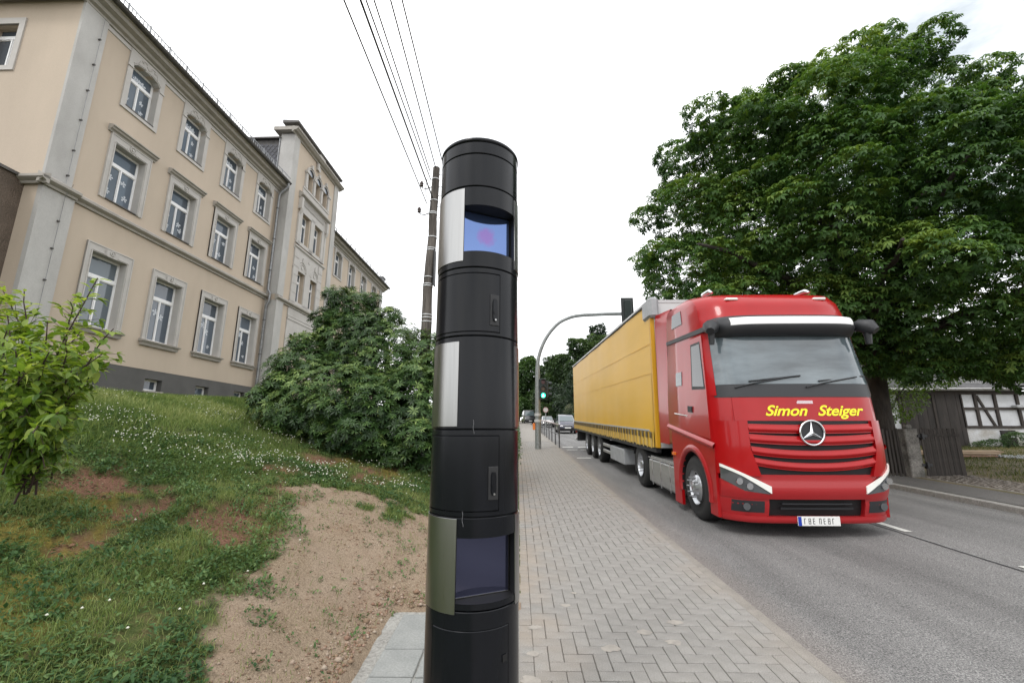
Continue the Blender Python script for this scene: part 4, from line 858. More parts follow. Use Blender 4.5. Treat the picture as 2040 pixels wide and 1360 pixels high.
def opening(op, pm, tilt_top=0.0):
    t0, t1, z0, z1 = op; mid = (t0+t1)/2; a = PHI0+math.radians(mid); nx, ny = math.cos(a), math.sin(a); hx, hy = -ny, nx
    hw = CR*math.sin(math.radians((t1-t0)/2)); dp = .102
    L3 = lambda u, d, z: (nx*d+hx*u, ny*d+hy*u, z)
    rimd = CR*math.cos(math.radians((t1-t0)/2))
    mb = MB(); arcp = [polar(t, CR-.001, 0) for t in np.linspace(t0, t1, 20)]
    for z in (z0, z1):
        P = [L3(-hw, dp, z)]+[(x, y, z) for x, y, _ in arcp]+[L3(hw, dp, z)]; mb.add(P, [tuple(range(len(P)))])
    for s in (-1, 1): mb.add([L3(s*hw, rimd, z0), L3(s*hw, dp, z0), L3(s*hw, dp, z1), L3(s*hw, rimd, z1)], [(0, 1, 2, 3)])
    mb.add([L3(-hw, dp-.004, z0), L3(hw, dp-.004, z0), L3(hw, dp-.004, z1), L3(-hw, dp-.004, z1)], [(0, 1, 2, 3)])
    rec = mb.build('window_recess', BLK2, pil)
    mb = MB(); h = (z1-z0)/2-.004; w = hw-.008; mb.box(-w, w, -.002, .002, -h, h); po = mb.build('sensor_pane', pm, rec); po.location = L3(0, dp+.002, (z0+z1)/2); po.rotation_euler = (0, 0, a+math.pi/2)
    mb = MB(); mb.box(-w, w, -.003, .003, -.0015, .0015); e = mb.build('pane_edge', STEEL, rec); e.location = L3(0, dp+.004, z0+.004); e.rotation_euler = (0, 0, a+math.pi/2)
    return rec
opening(OPT, PU); opening(OPB, PL_)
# small bare scratches on the paint
SCR = mat('bare_scratch', (.22, .22, .23), .5)
for th, z in ((-3, zc(1.618)), (-14, zc(1.245))):
    mb = MB(); P = [polar(th+.5*math.sin(k*.9)+.1*k, CR+.0008, z+.035-.0065*k) for k in range(10)]; mb.tube(P, .0007, 4); mb.build('scratch', SCR, pil)
# ------------------------------------------------------------------ wooden utility pole and wires
WOOD = mat('weathered_pole_wood', (.13, .115, .10), .9, col2=(.05, .042, .037), vscale=7, stretch=(1, 1, .12), bump=1, bscale=16, bdist=.03, gritty=.4)
BAND = mat('galvanised_band', (.5, .51, .52), .4, metal=.4); CER = mat('dark_insulator', (.045, .03, .025), .3)
up = empty('utility_pole', (-2.19, 10, 1.0)); tag(up, 'weathered crooked wooden utility pole with metal bands rising behind the rhododendron', 'utility pole')
pp = [(0, 0, -.2), (0, 0, 2.2), (.01, 0, 3.2), (.0, 0, 4.0), (.03, 0, 4.75), (.07, 0, 5.4), (.055, 0, 5.9), (.075, 0, 6.35), (.1, 0, 7.29)]
PP = []; PR = []
for i in range(len(pp)-1):
    for t in np.linspace(0, 1, 5)[:-1]: PP.append(tuple(np.array(pp[i])*(1-t)+np.array(pp[i+1])*t)); PR.append(.145-.055*(PP[-1][2]/7.3)+rr.uniform(-.004, .004))
PP.append(pp[-1]); PR.append(.088)
mb = MB(); mb.tube(PP, PR, 18); mb.build('pole_shaft', WOOD, up)
def pole_at(z): return np.interp(z, [p[2] for p in pp], [p[0] for p in pp]), .147-.055*z/7.3
for z in (6.95, 6.35, 6.02, 5.98, 5.35, 5.05, 5.0, 4.3, 4.12, 4.07, 3.35, 3.28, 3.18):
    x, r = pole_at(z); mb = MB(); mb.lathe([(r+.002, z-.012), (r+.006, z-.012), (r+.006, z+.012), (r+.002, z+.012)], 18, (x, 0)); mb.build('metal_band', BAND, up)
def insulator(x, y, z, sx):
    mb = MB(); mb.tube([(x, y, z), (x+sx*.1, y, z-.05), (x+sx*.2, y, z-.03), (x+sx*.22, y, z+.03)], .012, 6); b_ = mb.build('insulator_hook', BLK2, up)
    q = (x+sx*.22, y); mb = MB(); mb.lathe([(.0, z+.16), (.03, z+.155), (.035, z+.12), (.05, z+.11), (.05, z+.08), (.03, z+.07), (.045, z+.05), (.045, z+.02), (.02, z+.01)], 12, q); mb.build('insulator', CER, b_)
insulator(.0, -.05, 6.72, -1.15); insulator(-.02, -.05, 6.0, -1.2)
mb = MB(); mb.tube([(.0, -.08, 6.9), (-.1, -.1, 6.95), (-.14, -.1, 6.6), (-.1, -.1, 6.4), (0, -.08, 6.3)], .008, 5)
for z in (7.1, 6.75, 6.5, 6.2, 5.9): mb.tube([(.1, 0, z), (.25, 0, z+.0)], .008, 5)
mb.build('bracket', BLK2, up)
mb = MB(); mb.box(.135, .165, -.1, .1, 4.1, 5.0); mb.build('cable_cover', BLK2, up)
WIRE = mat('wire_black', (.02, .02, .02), .5)
def ray_w(px, py):
    a, b = px-1020, 680-py; cp, sp = math.cos(PITCH), math.sin(PITCH); u = b*cp+861*sp; w = 861*cp-b*sp
    return Vector((a*math.cos(YAW)-w*math.sin(YAW), w*math.cos(YAW)+a*math.sin(YAW), u))
WL = [((718, 0), (862, 395), .017, 'thick black cable running from the pole top overhead, the heaviest line'), ((685, 0), (850, 405), .0125, 'thin wire leftmost of the overhead lines, ending at the lower insulator'), ((729, 0), (858, 358), .0125, 'thin wire just right of the thick overhead cable'), ((745, 0), (856, 340), .0125, 'faint thin wire third from the right among the overhead lines'), ((778, 0), (868, 335), .0125, 'overhead wire second from the right, meeting the very top of the pole'), ((801, 0), (880, 318), .0125, 'rightmost overhead wire, vanishing behind the black pillar')]
for (a, b, r, lab) in WL:
    ra, rb = ray_w(*a), ray_w(*b); E = Vector((0, 0, H))+rb*(9.95/rb.y); zt = E.z+.12; A = Vector((0, 0, H))+ra*((zt-H)/ra.z); d = (A-E)
    P = []
    for t in np.linspace(0, 5, 26): p = E+d*t; sag = -.018*d.length*0*t; P.append((p.x, p.y, E.z+(A.z-E.z)*min(t, 2)-.0*t))
    mb = MB(); mb.tube(P, r, 6); tag(mb.build('overhead_wire', WIRE), lab, 'cable', 'wires strung from the wooden pole')
# ------------------------------------------------------------------ traffic light mast
GALV = mat('galvanised_steel', (.25, .265, .265), .5, metal=.35, var=.22, vscale=9); DKG = mat('signal_housing', (.018, .028, .026), .45)
tm = empty('traffic_light_mast', (.93, 20.6, .85)); tag(tm, 'grey steel traffic signal mast curving out over the road from the pavement', 'traffic light mast')
cur = [(0, 0, -.1), (.005, 0, 2), (.02, 0, 3.6), (.06, 0, 4.2), (.25, 0, 4.83), (.55, 0, 5.4), (1.0, 0, 5.93), (1.45, 0, 6.2), (2.0, 0, 6.36), (2.9, 0, 6.42), (3.8, 0, 6.45), (4.75, 0, 6.46)]
CP = []
for i in range(len(cur)-1):
    p0 = np.array(cur[max(i-1, 0)]); p1 = np.array(cur[i]); p2 = np.array(cur[i+1]); p3 = np.array(cur[min(i+2, len(cur)-1)])
    for t in (0, .25, .5, .75): CP.append(tuple(.5*((2*p1)+(-p0+p2)*t+(2*p0-5*p1+4*p2-p3)*t*t+(-p0+3*p1-3*p2+p3)*t**3)))
CP.append(cur[-1]); CRr = [max(.085, .145-.0135*i/2.8) for i in range(len(CP))]
mb = MB(); mb.tube(CP, CRr, 16); mb.build('curved_pole', GALV, tm)
mb = MB(); mb.tube([(0, 0, 1.22), (0, 0, 1.34)], .165, 14); mb.tube([(0, 0, 1.5), (0, 0, 1.62)], .16, 14); mb.build('pole_strap', mat('white_strap', (.5, .5, .5), .6), tm)
mb = MB(); mb.box(-.24, -.13, -.08, .08, .87, 1.17, .01); mb.build('push_button_box', mat('orange_box', (.75, .2, .03), .5), tm)
mb = MB(); mb.box(-.17, .17, -.14, -.02, .02, .05)
def signal(loc, rz, label, lit, scale=1.0, group='traffic signal heads on the mast', back=False, arm=None):
    root = empty('traffic_signal', loc, (0, 0, rz)); tag(root, label, 'traffic light', group); s = scale
    mb = MB(); mb.box(-.15*s, .15*s, 0, .2*s, -.48*s, .48*s, .02); mb.build('signal_housing', DKG, root)
    names = ('red_lens', 'amber_lens', 'green_lens')
    for k, z in enumerate((.32, 0, -.32)):
        z *= s; on = lit == k; em = ((.02, 1, .5), 5.0) if on else None
        m = mat('lens_%s_%s' % (names[k], on), ((.12, .015, .01), (.14, .07, .01), (.01, .12, .06))[k], .3, emit=em)
        mb = MB(); mb.disc((0, -.004*s, z), (0, -1, 0), .1*s, 18, 0, .01); l = mb.build(names[k], m, root)
        if on:   # paler walking figure in the lens
            mb = MB(); y = -.018*s; mb.disc((.0, y, z+.06*s), (0, -1, 0), .016*s, 8)
            for q in (((-.012, .04), (.018, .04), (.022, -.01), (-.018, -.01)), ((-.018, -.01), (0, -.01), (-.035, -.07), (-.05, -.06)), ((0, -.01), (.02, -.01), (.045, -.065), (.03, -.072)), ((.012, .035), (.045, .0), (.038, -.008), (.008, .02))): mb.add([(a*s, y, z+b*s) for a, b in q], [(0, 1, 2, 3)])
            mb.build('lens_symbol', mat('lens_symbol', (.4, 1, .8), .5, emit=((.6, 1, .85), 7)), l, fix=False)
        mb = MB(); P = []
        for y, r0, cut in ((.0, .115, 0), (-.19, .11, 1)):
            P.append([(r0*s*math.cos(a), y*s, z+r0*s*math.sin(a)) for a in np.linspace(math.radians(-40), math.radians(220), 15)])
        mb.grid(P); mb.build('visor', DKG, root)
    if back:
        mb = MB(); mb.box(-.27*s, .27*s, -.012, -.002, -.62*s, .62*s); mb.box(-.29*s, .29*s, .0, .02, -.64*s, .64*s); mb.build('backing_board', mat('board_dark', (.03, .035, .035), .6), root)
    return root
signal((1.19, 20.42, 3.62), 0, 'traffic light on the mast showing a green lens low beside the pole', 2, 1.0)
signal((1.45, 20.6, 3.62), math.pi/2, 'dark traffic light turned sideways with grey visors beside the green one', -1, .8)
signal((5.38, 20.5, 7.42), math.pi, 'traffic light with dark backing board hung over the road, seen from behind', -1, 1.05, back=True)
# ------------------------------------------------------------------ pavement railing
rl = empty('pedestrian_railing', (1.98, 21.3, SL*21.3)); tag(rl, 'steel tube pedestrian railing with many posts and faded red top rail along the kerb', 'railing')
RPAINT = mat('faded_red_paint', (.22, .12, .11), .6, col2=(.4, .36, .35), vscale=6, stretch=(1, 1, 1)); RST = mat('railing_steel', (.13, .13, .135), .5, metal=.4, var=.3, vscale=4)
YS = [21.3, 23.5, 25.9, 28.2, 30.5, 32.8, 35.1, 37.4, 39.7]
mb = MB(); mb.tube([(0, 0, -.15), (0, 0, 1.08)], .035, 8); pm = form(mb, RST)
for y in YS: inst('post', pm, (0, y-21.3, SL*(y-21.3)), rl)
for z, m, nme in ((1.08, RPAINT, 'top_rail'), (.6, RST, 'middle_rail')):
    for a, b in zip(YS, YS[1:]): mb = MB(); mb.tube([(0, a-21.3, SL*(a-21.3)+z), (0, b-21.3, SL*(b-21.3)+z)], .03, 8); mb.build(nme, m, rl)
# far round sign
sg = empty('round_road_sign', (3.16, 50, SL*50-.1)); tag(sg, 'small round traffic sign on a thin grey post beyond the oncoming cars', 'road sign')
mb = MB(); mb.tube([(0, 0, 0), (0, 0, 2.2)], .05, 8); mb.build('post', GALV, sg); mb = MB(); mb.disc((0, -.07, 2.15), (0, -1, 0), .3, 20, 0, .02); d_ = mb.build('sign_disc', mat('sign_grey', (.45, .42, .4), .5), sg)
mb = MB(); mb.disc((0, -.1, 2.15), (0, -1, 0), .3, 20, .24, .0); mb.build('sign_rim', mat('sign_rim', (.35, .2, .19), .5), d_)
# ------------------------------------------------------------------ the lorry: tractor unit and curtain-side trailer
RED = mat('red_lorry_paint', (.345, .004, .006), .28, spec=.28, coat=.3, var=.06, vscale=3)
REDD = mat('red_plastic', (.34, .009, .012), .4, coat=.3); DKP = mat('dark_plastic', (.02, .021, .024), .5)
GRL = mat('grille_dark', (.006, .006, .007), .7); CHR = mat('chrome', (.72, .73, .75), .12, metal=1); ALU = mat('brushed_alu', (.42, .42, .41), .38, metal=.7, var=.15, vscale=5, stretch=(1, .4, 3))
TYRE = mat('tyre_rubber', (.018, .018, .018), .8, bump=.3, bscale=60); RIM = mat('alu_rim', (.5, .51, .53), .28, metal=.8)
YEL = mat('yellow_text', (.8, .75, .02), .5); WSG = mat('windscreen', (.15, .185, .205), .05, spec=.9, col2=(.05, .065, .075), vscale=2.2, stretch=(.35, 1, 1.6), bump=.1, bscale=1.5, bdist=.02); CHAS = mat('chassis_black', (.02, .02, .021), .7, var=.3, vscale=6)  # windscreen colour has a pale, mottled cloud reflection painted in
TARP = mat('yellow_curtain', (.66, .37, .012), .42, spec=.22, coat=.0, var=.05, vscale=1.2, stretch=(1, .3, 1), bump=.25, bscale=2.6, bdist=.03)
TARP2 = mat('yellow_curtain_strap', (.66, .42, .06), .5); HLG = mat('headlight_glass', (.07, .075, .08), .08, spec=1, coat=.6); DRL = mat('daylight_strip', (.85, .85, .8), .25); GREY = mat('grey_corner_panel', (.33, .34, .35), .5, var=.15, vscale=4)
TZ = SL*6.37+RZ
VW = [.2, .45, .9, 1.2, 1.6, 1.96, 2.12, 2.5, 2.87, 3.0, 3.15, 3.22, 3.46, 3.61, 3.7, 3.75]
VV = [.1, .03, 0, 0, .03, .07, .1, .19, .28, .27, .29, .34, .44, .6, .9, 1.5]
HW_ = [(.2, 1.2), (1.0, 1.235), (2.0, 1.22), (2.9, 1.18), (3.3, 1.17), (3.61, 1.15), (3.7, 1.12), (3.75, 1.06)]
vf = lambda w: float(np.interp(w, VW, VV)); hwf = lambda w: float(np.interp(w, [a for a, _ in HW_], [b for _, b in HW_]))
def FS(u, w, off=0):
    h = hwf(w); q = min(abs(u)/h, 1); return (u, vf(w)+.3*q**7+.05*q*q-off, w)
def con(f): return f if callable(f) else (lambda u: f)
def fpatch(mb, u0, u1, wb, wt, off, nu=16, nw=4, th=.03, smooth=True, bulge=0):
    wb, wt = con(wb), con(wt); U = np.linspace(u0, u1, nu+1); P = []
    for j in range(nw+1):
        t = j/nw; P.append([FS(u, wb(u)*(1-t)+wt(u)*t, off+bulge*math.sin(math.pi*min(1, t*1.35))) for u in U])
    mb.grid(P, smooth)
    if th:
        bk = lambda p: (p[0], p[1]+th, p[2])
        for E in (P[0], P[-1], [r[0] for r in P], [r[-1] for r in P]): mb.grid([E, [bk(p) for p in E]], False)
    return mb
def lorry():
    tr = empty('articulated_lorry_tractor', (4.15, 6.37, TZ), (TILT, 0, 0)); tr.name = 'red_lorry_cab'
    tag(tr, 'red lorry tractor unit with star emblem and yellow lettering pulling the yellow trailer', 'lorry')
    # cab shell
    mb = MB(); ws = [1.15, 1.3, 1.6, 1.96, 2.12, 2.3, 2.5, 2.7, 2.87, 3.0, 3.15, 3.22, 3.3, 3.38, 3.46, 3.54, 3.61, 3.66, 3.7, 3.73, 3.75]; rows = []
    for w in ws:
        h = hwf(w); R = [FS(u, w) for u in h*np.sin(np.linspace(-math.pi/2, math.pi/2, 33))]; s0 = R[0][1]
        R = [(-h+.0, 2.25, w)]+[(-h, s0+(2.25-s0)*t, w) for t in (.66, .33)]+R+[(h, s0+(2.25-s0)*t, w) for t in (.33, .66)]+[(h, 2.25, w)]; rows.append(R)
    mb.grid(rows); mb.add(rows[-1], [tuple(range(len(rows[-1])))], True); mb.add(rows[0], [tuple(range(len(rows[0])))]); 
    mb.grid([[r[0] for r in rows], [r[-1] for r in rows]], False); cab = mb.build('cab_body', RED, tr, weld=True)
    # lower front corner panels / bumper
    mb = MB(); fpatch(mb, -1.2, 1.2, .53, .86, .03, 40, 6, .25, bulge=.03); fpatch(mb, -1.2, 1.2, .2, .29, .03, 40, 3, .2, bulge=.015)
    for s in (-1, 1): fpatch(mb, s*1.2, s*.66, .29, .53, .012, 10, 3, .2)
    mb.build('bumper', REDD, tr)
    mb = MB(); fpatch(mb, -.66, .66, .28, .53, -.06, 12, 2, 0); fpatch(mb, -.95, .95, .8, 1.6, .008, 24, 6, 0); mb.build('grille_opening', GRL, tr)
    mb = MB(); fpatch(mb, -.5, .5, .385, .415, .0, 10, 1, .03); fpatch(mb, -.48, .48, .455, .475, .0, 10, 1, .03); mb.build('intake_bar', DKP, tr)
    # shoulders left and right of the grille
    for s in (-1, 1):
        mb = MB(); u_in = lambda w: .875-.12*max(0, (1.2-w))/.4
        P = []
        for w in np.linspace(.84, 1.6, 9):
            a = u_in(w); P.append([FS(s*(a+(1.225-a)*t), w, .06*(1-t)**.5+.008) for t in np.linspace(0, 1, 12)])
        mb.grid(P); mb.grid([[r[0] for r in P], [(r[0][0], r[0][1]+.08, r[0][2]) for r in P]], False); mb.build('front_corner_panel', RED, tr)
    # curved grille slats
    SLW = [(1.435, 1.545, .87, .015), (1.275, 1.385, .87, .035), (1.09, 1.19, .86, .06), (.925, 1.02, .83, .075)]
    for i, (a, b, w_, sag) in enumerate(SLW):
        f = lambda k: (lambda u, k=k: k+sag*(abs(u)/w_)**2.2*1.0); mb = MB()
        fpatch(mb, -w_, w_, f(a), f(b), .045, 26, 6, .05, bulge=.028); 
        fpatch(mb, -w_, w_, (lambda u: f(a)(u)-.012), f(a), .05, 26, 1, .04); mb.build('grille_slat', RED, tr)
    # front panel above grille
    mb = MB(); fpatch(mb, -1.0, 1.0, lambda u: 1.6-.0*u, 1.93, .012, 24, 3, .03); mb.build('service_flap', RED, tr)
    mb = MB(); fpatch(mb, -.13, .1, 1.845, 1.852, .016, 6, 1, .004); fpatch(mb, -.13, .1, 1.862, 1.869, .016, 6, 1, .004); fpatch(mb, -.12, .1, 1.878, 1.884, .016, 6, 1, .004); mb.build('model_badge', CHR, tr)
    mb = MB(); fpatch(mb, -1.17, 1.17, 1.94, 2.13, .01, 30, 2, .02); mb.build('wiper_cowl', DKP, tr)
    mb = MB(); fpatch(mb, -1.17, 1.17, 2.13, 2.88, .015, 34, 6, .01); ws_ = mb.build('windscreen', WSG, tr)
    mb = MB(); fpatch(mb, -1.03, 1.03, 2.14, 2.21, .012, 26, 1, .0); mb.build('screen_frit', DKP, ws_)
    for s in (-1, 1):
        mb = MB(); P = []
        for w in np.linspace(1.97, 2.95, 8):
            P.append([FS(s*(1.135+.06*t)*hwf(w)/1.2, w, .02) for t in np.linspace(0, 1, 6)])
        mb.grid(P); mb.build('windscreen_pillar', RED, tr)
    for s, u0 in ((-1, -.95), (1, .05)):
        mb = MB(); mb.tube([FS(u0, 2.08, .03), FS(u0+.3, 2.15, .04), FS(u0+.8, 2.235, .035)], .011, 6); mb.tube([FS(u0+.2, 2.17, .03), FS(u0+.95, 2.25, .03)], .012, 5); mb.build('wiper', DKP, tr)
    # sun visor with pale strip
    mb = MB(); P = []
    for w, off in ((2.87, .1), (2.9, .17), (3.0, .235), (3.14, .2), (3.2, .08)): P.append([FS(u, w, off-.12*(abs(u)/1.1)**6) for u in np.linspace(-1.1, 1.1, 25)])
    mb.grid(P); mb.grid([P[0], [(p[0], p[1]+.12, p[2]) for p in P[0]]], False); v_ = mb.build('sun_visor', DKP, tr)
    mb = MB(); P = []
    for w, off in ((3.02, .235), (3.06, .245), (3.11, .23), (3.14, .205)): P.append([FS(u, w, off-.12*(abs(u)/1.1)**6) for u in np.linspace(-.92, .92, 21)])
    mb.grid(P); mb.build('light_strip', mat('pale_strip', (.8, .8, .8), .3), v_)
    for u in (-.7, .7):
        mb = MB(); c = FS(u, 3.52, .0); mb.box(c[0]-.1, c[0]+.1, c[1]-.05, c[1]+.06, c[2]-.02, c[2]+.02, .015); mb.build('roof_marker_lamp', DRL, tr)
    for u in (-.8, .86): mb = MB(); mb.tube([(u, .95, 3.75), (u, 1.02, 3.79), (u, 1.3, 3.81)], [.02, .05, .04], 10); mb.build('air_horn', CHR, tr)
    # star emblem
    em = empty('star_emblem', FS(-.03, 1.435, .085), (0, 0, 0), tr); mb = MB()
    mb.tube([(.168*math.cos(a), 0, .168*math.sin(a)) for a in np.linspace(0, 2*math.pi, 33)], .014, 8); mb.build('emblem_ring', CHR, em)
    mb = MB()
    for k in range(3):
        a = math.pi/2+k*2*math.pi/3; t = (.165*math.cos(a), 0, .165*math.sin(a)); l = (.032*math.cos(a+1.05), 0, .032*math.sin(a+1.05)); r = (.032*math.cos(a-1.05), 0, .032*math.sin(a-1.05))
        mb.add([t, l, (0, -.022, 0), r], [(0, 1, 2), (0, 2, 3)])
    mb.build('emblem_star', CHR, em)
    mb = MB(); mb.disc((0, .012, 0), (0, -1, 0), .16, 24); mb.build('emblem_back', DKP, em)
    # yellow lettering mapped on to the panel
    for word, off in (('Simon', -.43), ('Steiger', .34)):
     cu = bpy.data.curves.new('lettering', 'FONT'); cu.body = word; cu.size = .205; cu.shear = .38; cu.offset = .0045; cu.space_character = .98; cu.align_x = 'CENTER'
     to = bpy.data.objects.new('t', cu); C.objects.link(to); bpy.context.view_layer.update(); dg = bpy.context.evaluated_depsgraph_get()
     me = bpy.data.meshes.new_from_object(to.evaluated_get(dg)); bpy.data.objects.remove(to)
     for v in me.vertices: v.co = FS(v.co.x*1.16+.12+off, 1.675+v.co.y*1.0, .017)
     me.materials.clear(); me.materials.append(YEL); o = bpy.data.objects.new('name_lettering', me); C.objects.link(o); o.parent = tr
    # headlights
    for s in (-1, 1):
        top = lambda u: .70+(abs(u)-.66)*.5; bot = lambda u: max(.60+(abs(u)-.66)*.12, .60+(abs(u)-.92)*.62)
        mb = MB(); fpatch(mb, s*1.2, s*.67, bot, top, .06, 14, 4, .08); hl = mb.build('headlight', HLG, tr)
        mb = MB(); fpatch(mb, s*1.21, s*.65, lambda u: top(u)-.03-.055*max(0, 1.0-abs(u))/.35, lambda u: top(u)+.012, .075, 14, 2, .03); mb.build('daylight_strip', DRL, hl)
        for u in (.93, 1.04): 
            mb = MB(); c = FS(s*u, .705+(u-.93)*.55, .06); mb.disc((c[0], c[1]-.02, c[2]), (0, -1, 0), .045, 14, 0, .02); mb.build('lamp_reflector', CHR, hl)
        mb = MB(); fpatch(mb, s*1.1, s*.72, .34, .5, .016, 8, 2, .03); fg = mb.build('fog_lamp_housing', DKP, tr)
        mb = MB(); c = FS(s*.95, .42, .03); mb.disc(c, (0, -1, 0), .05, 14, 0, .015); mb.build('fog_lamp', HLG, fg)
    # number plate
    mb = MB(); c = FS(0, .27, .03); mb.box(-.29, .29, c[1]-.012, c[1], .175, .3, .003); pl = mb.build('number_plate', mat('plate_white', (.75, .75, .73), .4), tr)
    mb = MB(); mb.box(-.287, -.24, c[1]-.014, c[1]-.0121, .178, .297); mb.build('plate_blue_band', mat('plate_blue', (.01, .04, .35), .4), pl)
    x = -.205
    for k in range(7):
        mb = MB()
        w = .035; h0 = .2; h1 = .275; q = c[1]-.0135
        mb.box(x, x+.008, q, q+.002, h0, h1)
        if k % 2: mb.box(x+.024, x+.032, q, q+.002, h0, h1)
        for z in ((h0, .235, h1-.008) if k % 3 else (h1-.008,)): mb.box(x+.008, x+.026, q, q+.002, z, z+.008)
        mb.build('plate_character', DKP, pl); x += .06 if k != 2 else .085
    # sides: lower panel with wheel arch, doors, windows, steps
    for s in (-1, 1):
        X0 = s*1.235; arch = [(1.18+.6*math.cos(a), .5+.6*math.sin(a)) for a in np.linspace(math.radians(195), math.radians(-15), 18)]
        prof = [(.36, .22)]+[(arch[0][0], .22)]+[(a, b) for a, b in arch]+[(arch[-1][0], .12), (2.1, .12), (2.1, 1.42), (1.2, 1.36), (.33, 1.2)]
        mb = MB(); mb.prism(prof, (X0-s*.05, X0), lambda a, b, t: (t, a, b)); mb.build('side_skirt', RED, tr)
        mb = MB(); A = [(1.18+r*math.cos(a), .5+r*math.sin(a)) for r in (.6, .66) for a in np.linspace(math.radians(190), math.radians(-12), 20)]
        rws = [[(X0+s*d, 1.18+r*math.cos(a), .5+r*math.sin(a)) for a in np.linspace(math.radians(190), math.radians(-12), 22)] for r, d in ((.585, -.05), (.585, .02), (.65, .03), (.69, .0))]
        mb.grid(rws); mb.build('wheel_arch', REDD, tr)
        mb = MB(); rws = [[(X0-s*d, 1.18+.585*math.cos(a), .5+.585*math.sin(a)) for a in np.linspace(math.radians(190), math.radians(-12), 16)] for d in (.02, .45)]; mb.grid(rws); mb.build('arch_liner', GRL, tr)
        mb = MB()   # crease from the front wing rising to the back
        P = [[(X0+s*d, .3+1.95*t, 1.22+.24*t+e) for t in np.linspace(0, 1, 12)] for d, e in ((.0, -.05), (.035, -.015), (.035, .015), (.0, .05))]; mb.grid(P); mb.build('side_crease', RED, tr)
        xs = lambda w, d=0: s*(hwf(w)+.004+d)
        def sp(name, m, poly, d=0, th=.02, par=None):
            mb = MB(); n = len(poly); mb.add([(xs(b, d), a, b) for a, b in poly]+[(xs(b, d-th), a, b) for a, b in poly], [tuple(range(n))]+[(i, (i+1) % n, (i+1) % n+n, i+n) for i in range(n)]); return mb.build(name, m, par or tr)
        dr = sp('cab_door', RED, [(.42, 1.32), (1.38, 1.42), (1.4, 2.95), (.62, 2.95), (.5, 2.2)], .006, .012)
        SG = mat('side_glass', (.035, .042, .048), .06, spec=.8)
        wn = sp('door_window', SG, [(.56, 2.12), (1.0, 2.15), (1.02, 2.82), (.7, 2.82)], .010, .012, dr); sp('window_seal', DKP, [(.52, 2.08), (1.04, 2.1), (1.06, 2.86), (.68, 2.86)], .0075, .01, dr)
        hd = sp('door_handle', DKP, [(1.05, 1.72), (1.22, 1.73), (1.22, 1.83), (1.05, 1.82)], .022, .03, dr)
        sp('black_roof_band', DKP, [(.34, 2.98), (2.24, 3.03), (2.24, 3.1), (.34, 3.06)], .012, .03)
        sp('rear_side_window', SG, [(1.42, 3.3), (1.95, 3.3), (1.93, 3.56), (1.5, 3.56)], .005, .01)
        sp('painted_reflection_patch', WSG, [(1.5, 2.2), (1.78, 2.2), (1.78, 2.44), (1.5, 2.44)], .005, .01)  # pale patch painted as a reflection on the cab side, no real panel
        sp('door_trim', CHR, [(1.28, 1.66), (1.9, 1.7), (1.9, 1.715), (1.28, 1.675)], .008, .01)
        sp('side_marker', mat('orange_lens', (.7, .18, .02), .3), [(1.95, .95), (2.07, .95), (2.07, 1.0), (1.95, 1.0)], .03, .04)
        # wind deflector behind the cab
        mb = MB(); LV = [1.12, 1.6, 2.2, 2.8, 3.2, 3.45, 3.62, 3.78]; ro = lambda d: [[(s*(hwf(w)+(1.225-hwf(w))*t*.75-d), 2.25+.58*t, w) for t in (0, .35, .7, 1)] for w in LV]
        A_, B_ = ro(0), ro(.035); mb.grid(A_); mb.grid(B_); mb.grid([[r[-1] for r in A_], [r[-1] for r in B_]], False); mb.grid([A_[-1], B_[-1]], False); mb.build('wind_deflector', RED, tr)
        # camera mirror pod
        mb = MB(); mb.tube([(s*1.06, .42, 3.02), (s*1.13, .32, 3.04), (s*1.2, .22, 3.0), (s*1.24, .15, 2.93)], [.05, .10, .12, .06], 10); mb.tube([(s*1.18, .25, 2.97), (s*1.19, .25, 2.74)], [.06, .04], 8); mb.build('mirror_pod', DKP, tr)
        # tank, guards
        mb = MB(); mb.box(min(s*1.2, s*.62), max(s*1.2, s*.62), 2.12, 3.82, .2, .74, .05); tk = mb.build('fuel_tank' if s < 0 else 'battery_box', ALU, tr)
        mb = MB()
        for k in range(3): mb.box(min(s*1.185, s*1.207), max(s*1.185, s*1.207), 2.4+.55*k, 2.45+.55*k, .19, .75)
        mb.box(min(s*.7, s*1.21), max(s*.7, s*1.21), 2.14, 3.8, .742, .76); mb.build('tank_strap', CHR, tk)
        mb = MB(); mb.box(min(s*1.18, s*.75), max(s*1.18, s*.75), 2.14, 3.7, .765, .79); mb.build('catwalk', ALU, tr)
        mb = MB(); rws = [[(s*d, 4.45+.6*math.cos(a), .5+.6*math.sin(a)) for a in np.linspace(math.radians(160), math.radians(20), 12)] for d in (1.22, .65)]; mb.grid(rws); mb.build('rear_mudguard', CHAS, tr)
        mb = MB(); mb.box(min(s*.42, s*.34), max(s*.42, s*.34), .6, 5.3, .6, .86); mb.build('frame_rail', CHAS, tr)
    mb = MB(); mb.box(-1.1, 1.1, .45, 2.2, .55, 1.2); mb.build('underbody', GRL, tr)
    mb = MB(); mb.lathe([(.05, .98), (.5, .98), (.5, 1.06), (.05, 1.06)], 16, (0, 4.3)); mb.build('coupling_plate', CHAS, tr)
    return tr
